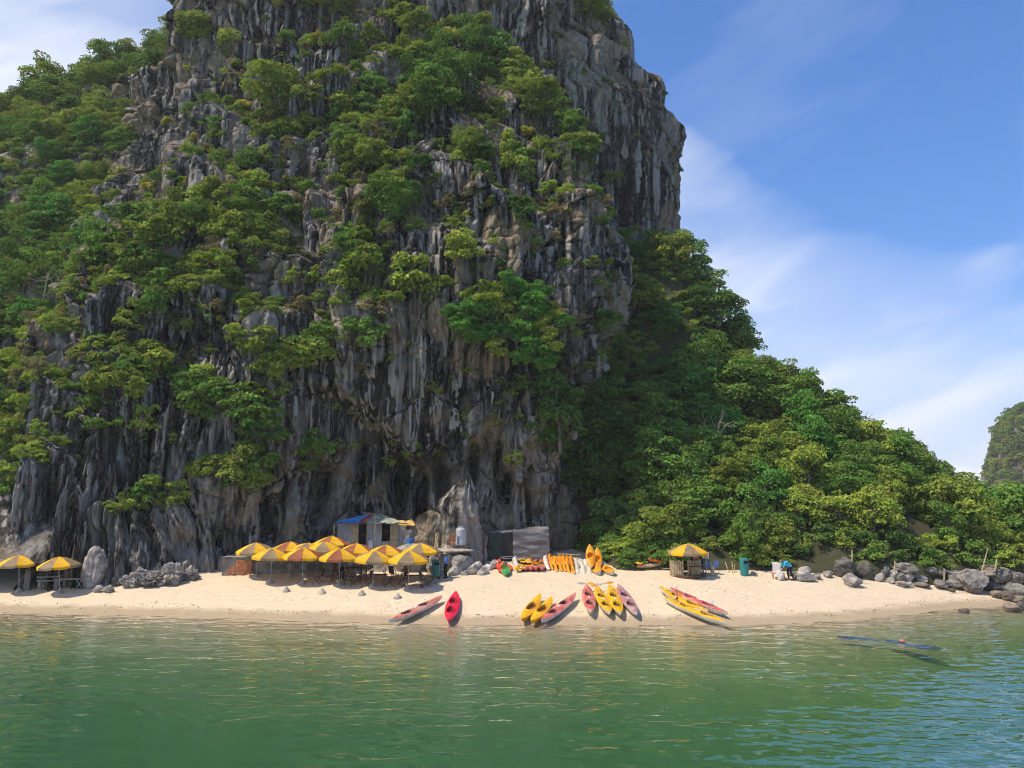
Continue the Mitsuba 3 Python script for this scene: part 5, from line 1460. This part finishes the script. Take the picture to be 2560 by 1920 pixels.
# paddles and jackets heaped on a log before the right bushes
g = np.array((9.36, 57.05, 1.98))
single('log', tube([g + (-.9, .1, .1), g + (.0, .0, .16), g + (.75, .25, .22)], [.10, .13, .09], 8), 'wood_pale', 'pale driftwood log under the red and yellow gear before the right bushes', 'log')
for i, (dx, dz, mat) in enumerate([(-.75, .30, 'jacket_yellow'), (-.65, .22, 'jacket_red'), (.05, .52, 'jacket_red'), (.3, .48, 'jacket_yellow'), (.55, .46, 'jacket_red'), (.75, .40, 'jacket_yellow'), (.15, .36, 'jacket_black'), (-.1, .30, 'jacket_black')]):
    single('life_jacket', JK[i % 4], mat, f'{mat[7:]} life jacket heaped on the driftwood log before the right bushes', 'life jacket', M(g + (dx, .05 * i, dz), 40 * i, 10, 12), smooth=True, group=f'{mat[7:]} life jackets on the driftwood log')
# board, low chair
x, y, z = (17.41, 55.21, 1.45)
b = thing('deck_chair', 'low red deck chair with a white back cloth beside the bending person', 'chair')
m = M(on_sand(x, y), -10)
part(b, 'back_cloth', sheet([(-.32, .28, .36), (.22, .28, .36), (.22, .42, 1.0), (-.32, .42, 1.0)], None, 5, amp=.02, sag=.05), 'cloth_white', m)
part(b, 'seat', join(*[box(.75, .07, .025, (.02, .09 * i - .25, .34)) for i in range(6)]), 'wood_red', m)
for sx in (-.34, .36):
    for sy in (-.25, .25):
        part(b, 'leg', stick((sx, sy, 0), (sx, sy, .34), .025), 'wood_red', m)


# -- people
def limb_hull(p, q, r0, r1):
    import manifold3d as m3
    return m3.Manifold.batch_hull([m3.Manifold.sphere(r0, 14).translate(list(map(float, p))), m3.Manifold.sphere(r1, 14).translate(list(map(float, q)))])


def solid(bones):
    import manifold3d as m3
    return m3.Manifold.batch_boolean([limb_hull(*b) for b in bones], m3.OpType.Add)


def hand(wrist, to, side):
    """Palm, four unequal fingers bent twice and a thumb from the side of the palm."""
    w, d = np.array(wrist, float), unit(np.array(to, float))
    s = unit(np.cross(d, [0, 0, 1.0]) + 1e-6) * side
    n = np.cross(d, s)
    out = [(w, w + d * .07, .026, .030)]
    for k, L in enumerate((.066, .075, .070, .055)):
        r = w + d * .085 + s * (.027 - .018 * k)
        k1 = r + d * L * .5 - n * .006
        k2 = k1 + d * L * .35 - n * .022
        out += [(r, k1, .0092, .0086), (k1, k2, .0086, .0075)]
    t0 = w + d * .03 + s * .03
    out += [(t0, t0 + d * .03 + s * .022, .011, .010), (t0 + d * .03 + s * .022, t0 + d * .058 + s * .024 - n * .01, .010, .0085)]
    return out


def person(loc, rz, label, hip, chest, neck, head, arms, legs, shirt, hat=None):
    """arms: shoulder, elbow, wrist; legs: hip, knee, ankle, toe (metres, facing -y)."""
    p = thing('person', label, 'person')
    m = M(loc, rz)
    A = [np.array(q, float) for q in (hip, chest, neck, head)]
    hip, chest, neck, head = A
    d = unit(head - neck)
    skin = [(neck - d * .02, head, .052, .06), (head, head + d * .03, .092, .098), (head + d * .04, head - d * .06 + np.array([0, -.03, 0]), .094, .06),
            (head + np.array([0, -.085, -.015]), head + np.array([0, -.112, -.03]), .012, .014), (head + np.array([.092, 0, -.01]), head + np.array([.098, .01, .02]), .016, .014), (head + np.array([-.092, 0, -.01]), head + np.array([-.098, .01, .02]), .016, .014),
            (head + np.array([-.02, -.085, -.062]), head + np.array([.02, -.085, -.062]), .011, .011), (hip, chest, .11, .13)]
    cloth = [(hip + [0, 0, .02], chest, .135, .155), (chest + [-.11, 0, .05], chest + [.11, 0, .05], .095, .095), (hip + [-.06, 0, 0], hip + [.06, 0, 0], .12, .12), (chest, neck - d * .05, .11, .06)]
    for side, (sh, el, wr) in zip((-1, 1), arms):
        sh, el, wr = map(np.array, (sh, el, wr))
        skin += [(sh, el, .050, .040), (el, wr, .040, .027)] + hand(wr, wr - el, side)
        cloth += [(sh, sh + (el - sh) * .95, .068, .055)]
    pants = [(hip + [-.06, 0, -.02], hip + [.06, 0, -.02], .125, .125)]
    shoes = []
    for hp, kn, an, to in legs:
        hp, kn, an, to = map(np.array, (hp, kn, an, to))
        skin += [(hp, kn, .08, .058), (kn, an, .055, .036), (an, to, .04, .03), (hip, hp, .1, .085)]
        pants += [(hp, kn, .098, .072), (kn, an + (kn - an) * .08, .070, .055)]
        shoes += [(an + [0, 0, -.03], to + [0, 0, .005], .046, .038)]
    part(p, 'body', solid(skin), 'skin', m, smooth=50)
    part(p, 'shirt', solid(cloth), shirt, m, smooth=50)
    part(p, 'trousers', solid(pants), 'trousers', m, smooth=50)
    part(p, 'shoes', solid(shoes), 'hair', m, smooth=50)
    part(p, 'hair', solid([(head + d * .05 + [0, .02, 0], head + [0, .045, -.01], .094, .088)]), 'hair', m, smooth=50)
    if hat:
        part(p, 'hat', trimesh.creation.revolve(np.array([(0, .15), (.075, .13), (.10, .03), (.19, -.02), (.185, -.03), (.10, .015), (0, .10)]), sections=22), hat, m @ M(head + d * .055), smooth=50)
    return p


stand_legs = [((-.09, 0, .86), (-.10, -.03, .46), (-.10, .02, .09), (-.12, -.14, .045)), ((.09, 0, .86), (.11, -.02, .46), (.12, .03, .09), (.14, -.13, .045))]
x, y, z = (-4.31, 54.85, 1.52)
person(on_sand(x, y), -62, 'standing person in a blue shirt and hat holding a long broom beside the teal bin', (0, 0, .92), (0, -.02, 1.22), (0, -.03, 1.42), (0, -.06, 1.54),
       [((-.17, -.02, 1.34), (-.23, -.10, 1.08), (-.10, -.33, 1.10)), ((.17, -.02, 1.34), (.22, -.12, 1.09), (.02, -.36, 1.20))], stand_legs, 'shirt_blue', 'hat_cloth')
w = M(on_sand(x, y), -62)
b = thing('broom', 'long wooden broom held by the person in the blue shirt', 'broom')
part(b, 'handle', stick((-.10, -.44, .02), (.0, -.40, 1.62), .018), 'wood_pale', w)
part(b, 'brush', box(.28, .10, .14, (-.10, -.44, .05)), 'wood_dark', w)
x, y, z = (-11.04, 54.72, 1.41)
person(on_sand(x, y), 20, 'person in a slate blue shirt standing in the shade behind the front umbrella pole', (0, 0, .92), (0, -.01, 1.22), (0, -.01, 1.42), (0, -.03, 1.55),
       [((-.17, 0, 1.34), (-.24, .02, 1.06), (-.22, -.12, .84)), ((.17, 0, 1.34), (.25, .02, 1.06), (.23, -.10, .83))], stand_legs, 'shirt_slate')
x, y, z = (18.01, 54.94, 1.40)
person(on_sand(x, y), -80, 'person in a bright cyan shirt bending forward over a white sack', (0, .10, .86), (0, -.18, 1.08), (0, -.36, 1.18), (0, -.48, 1.20),
       [((-.16, -.30, 1.10), (-.20, -.42, .86), (-.12, -.55, .66)), ((.16, -.30, 1.10), (.19, -.44, .86), (.10, -.58, .64))],
       [((-.09, .10, .82), (-.10, -.02, .45), (-.10, .06, .09), (-.11, -.10, .045)), ((.09, .10, .82), (.12, .10, .44), (.13, .26, .09), (.14, .11, .045))], 'shirt_cyan')
q = M(on_sand(x, y), -80) @ np.array([0, -.62, .30, 1])
single('sack', boulder(150, .24, .2, .36, 3, .2), 'cloth_white', 'white sack held upright by the person in the cyan shirt', 'sack', M(q[:3]), smooth=40)

# -- boulders, posts and steps at the right end of the beach
RIGHT = [
    ((21.14, 56.27, 1.41), 0.62, 0.49, 'stone_pale', 'small', 'left of the wooden post'),
    ((22.41, 56.59, 1.37), 1.36, 1.48, 'stone_dark', 'large', 'left of the wooden post'),
    ((23.79, 56.85, 1.29), 1.06, 1.06, 'stone_dark', 'middle sized', 'left of the wooden post'),
    ((22.09, 54.67, 1.03), 1.14, 0.75, 'stone_pale', 'large', 'left of the wooden post'),
    ((24.59, 56.47, 1.15), 0.68, 0.52, 'stone_pale', 'small', 'left of the wooden post'),
    ((25.3, 57.06, 1.5), 0.56, 0.59, 'stone_grey', 'small', 'around the sandy gap'),
    ((25.79, 56.96, 1.33), 0.68, 0.56, 'stone_pale', 'small', 'around the sandy gap'),
    ((25.24, 56.12, 1.04), 0.67, 0.43, 'stone_pale', 'small', 'around the sandy gap'),
    ((26.1, 56.74, 1.06), 0.68, 0.56, 'stone_grey', 'small', 'around the sandy gap'),
    ((26.66, 57.1, 1.56), 1.37, 0.69, 'stone_grey', 'large', 'around the sandy gap'),
    ((26.61, 56.86, 1.11), 0.71, 0.53, 'stone_pale', 'middle sized', 'around the sandy gap'),
    ((27.2, 56.97, 1.33), 0.59, 0.5, 'stone_grey', 'small', 'around the sandy gap'),
    ((25.65, 55.55, 0.9), 0.79, 0.36, 'stone_pale', 'middle sized', 'around the sandy gap'),
    ((26.18, 55.66, 0.86), 0.49, 0.33, 'stone_pale', 'small', 'around the sandy gap'),
    ((27.56, 56.88, 1.04), 0.75, 0.4, 'stone_pale', 'middle sized', 'around the sandy gap'),
    ((27.09, 56.07, 0.83), 1.16, 0.26, 'stone_tan', 'large', 'around the sandy gap'),
    ((28.5, 56.15, 0.72), 1.01, 0.58, 'stone_grey', 'middle sized', 'below the stone steps'),
    ((30.08, 57.48, 1.16), 1.19, 0.6, 'stone_grey', 'large', 'below the stone steps'),
    ((29.58, 56.42, 0.68), 1.02, 0.74, 'stone_grey', 'middle sized', 'below the stone steps'),
    ((30.5, 55.89, 0.51), 1.77, 1.31, 'stone_grey', 'large', 'below the stone steps'),
    ((31.58, 57.95, 1.32), 1.08, 0.51, 'stone_grey', 'middle sized', 'below the stone steps'),
    ((32.27, 57.85, 0.94), 0.82, 0.54, 'stone_pale', 'middle sized', 'below the stone steps'),
    ((28.63, 57.37, 1.53), 0.94, 0.41, 'stone_grey', 'middle sized', 'around the sandy gap'),
    ((29.22, 57.46, 1.46), 0.63, 0.38, 'stone_grey', 'small', 'below the stone steps'),
    ((33.5, 57.9, 0.87), 1.39, 1.01, 'stone_grey', 'large', 'at the right edge of the picture'),
    ((34.1, 58.03, 1.22), 0.7, 0.51, 'stone_grey', 'small', 'at the right edge of the picture'),
    ((34.62, 57.86, 0.87), 1.2, 0.89, 'stone_grey', 'large', 'at the right edge of the picture'),
    ((32.06, 56.1, 0.49), 1.23, 0.55, 'stone_dark', 'large', 'at the right edge of the picture'),
    ((33.37, 55.91, 0.39), 1.22, 0.73, 'stone_grey', 'large', 'at the right edge of the picture'),
    ((32.15, 54.5, 0.17), 1.07, 0.54, 'stone_tan', 'middle sized', 'at the right edge of the picture'),
    ((31.66, 54.94, 0.29), 1.02, 0.42, 'stone_tan', 'middle sized', 'at the right edge of the picture'),
    ((27.14, 50.86, -0.08), 0.72, 0.27, 'stone_tan', 'middle sized', 'lying alone in the shallow water'),
    ((30.37, 51.56, -0.11), 1.13, 0.48, 'stone_tan', 'large', 'in the water at the right edge'),
    ((31.31, 52.1, -0.1), 0.8, 0.51, 'stone_dark', 'middle sized', 'in the water at the right edge'),
    ((32.44, 54.13, 0.08), 0.89, 0.41, 'stone_tan', 'middle sized', 'at the right edge of the picture'),
    ((28.93, 55.62, 0.58), 0.55, 0.18, 'stone_tan', 'small', 'below the stone steps')]
for i, (q, w_, h_, mat, size, where) in enumerate(RIGHT):
    lab = f'{size} {STONE_LOOK[mat]} boulder on the right beach, {where}'
    rock(q[0], q[1] + .1, w_ * 1.12, h_ * 1.12, mat, lab, 200 + i, rz=37 * i, rough=.26, group=lab, sink=.12, dz=q[2] - float(sand_z(np.array(q[0]), np.array(q[1]))))
for i, (q, w_, h_, mat, lab) in enumerate([
    ((19.11, 54.88, 1.33), 1.32, 0.55, 'stone_pale', 'large smooth pale boulder behind the person in the cyan shirt'),
    ((19.9, 57.06, 1.65), 0.93, 0.41, 'stone_pale', 'flat topped pale boulder above the large smooth one'),
    ((20.1, 55.45, 1.37), 0.59, 0.4, 'stone_grey', 'small grey boulder right of the large smooth pale one'),
    ((18.67, 55.83, 1.54), 0.59, 0.32, 'stone_grey', 'low boulder behind the person in the cyan shirt'),
    ((16.02, 55.84, 1.62), 0.48, 0.21, 'stone_pale', 'low pale rock right of the lone teal bin')]):
    rock(q[0], q[1] + .15, w_ * 1.1, h_ * 1.15, mat, lab, 300 + i, rz=50 * i, rough=.15)
for a, b, label in [
    ((22.27, 55.2, 2.59), (22.31, 55.2, 3.32), 'pale wooden post rising behind the dark boulder'),
    ((24.95, 55.0, 1.89), (24.99, 55.0, 2.63), 'pale wooden post above the boulders left of the sandy gap'),
    ((28.18, 55.1, 1.39), (28.23, 55.1, 2.14), 'short wooden rope post beside the sandy gap')]:
    single('post', stick(a, b, .05, .045), 'wood_pale', label, 'post')
single('post', stick((31.17, 56.1, 1.66), (32.13, 56.8, 3.32), .05, .03), 'wood_pale', 'long slanting pole left of the stone steps', 'post')
single('post', stick((32.06, 56.1, 1.81), (32.46, 56.4, 2.61), .05, .04), 'wood_pale', 'crooked pole right of the stone steps', 'post')
t = np.linspace(0, 1, 14)
ra, rb = [(28.23, 55.1, 2.06), (30.11, 55.9, 2.03)]
single('rope_rail', tube([np.array(ra) * (1 - q) + np.array(rb) * q - [0, 0, .23 * math.sin(math.pi * q)] for q in t], .028, 6), 'rope', 'thick pale rope sagging between the rope post and the boulders', 'rope')
st = thing('stone_steps', 'rough pale stone steps climbing between the boulders at the right end', 'steps')
for i, p in enumerate([
    (31.44, 55.8, 1.69),
    (31.65, 56.15, 1.82),
    (31.86, 56.5, 1.95),
    (32.07, 56.85, 2.09)]):
    part(st, 'step', boulder(400 + i, .52, .3, .13, 3, .08, 2), 'stone_tan', M(p))

# -- weed, pebbles and the floating net
rs = np.random.default_rng(31)
chips = []
tri = trimesh.creation.icosphere(0, 1.0)
for i in range(620):
    x = rs.uniform(-31, 31)
    d = abs(rs.normal(1.35, .22)) if i < 400 else rs.uniform(.8, 9)
    y = float(shore_line(x)) + d + .35 * math.sin(x * .55) + .2 * math.sin(x * 1.7)
    if i >= 400 and -20 < x < -4 and d > 6.5:
        continue
    r = rs.uniform(.010, .028) * (1 if i < 400 else .9)
    q = tri.copy()
    q.apply_transform(M((x, y, float(sand_z(np.array(x), np.array(y))) + .05), rs.uniform(0, 360), 0, 0) @ np.diag([r * rs.uniform(1, 2.6), r, r * .8, 1]))
    chips.append(q)
scene['beach_litter'] = ply(join(*chips), 'weed')
labels['beach_litter'] = {'kind': 'stuff', 'label': 'dark specks of seaweed and pebbles washed up along the sand', 'category': 'seaweed'}
a, b = [np.array(q) for q in [(16.16, 42.23, 0.0), (19.97, 39.98, 0.0)]]
n = thing('floating_net', 'blue net floating half sunk in the shallows on the right, with an orange float', 'fishing net')
u, v_ = np.meshgrid(np.linspace(0, 1, 90), np.linspace(-1, 1, 7))
wd = .10 + .16 * np.abs(np.sin(u * 7)) * (u < .6) + (.5 * sst(.5, .7, u)) * (1 - sst(.93, 1, u)) - .06 * (u > .3) * (u < .5)
px_ = a[0] + (b[0] - a[0]) * u + .05 * np.sin(u * 30)
py_ = a[1] + (b[1] - a[1]) * u + wd * v_ + .25 * np.sin(u * 5)
pz_ = .005 + .05 * (1 - v_ ** 2) + (meshkit.fbm(np.stack([px_ * 2.2, py_ * 4, 0 * u], -1), 3, 2) - .5) * .13 - .08 * sst(.6, .8, u)
part(n, 'mesh', (np.stack([px_, py_, pz_], -1).reshape(-1, 3), grid_faces(7, 90)), 'net_blue', smooth=True)
q = a + (b - a) * .66
part(n, 'float', boulder(9, .17, .13, .1, 3, .1), 'float_orange', M((q[0], q[1] + .1, .07)), smooth=True)
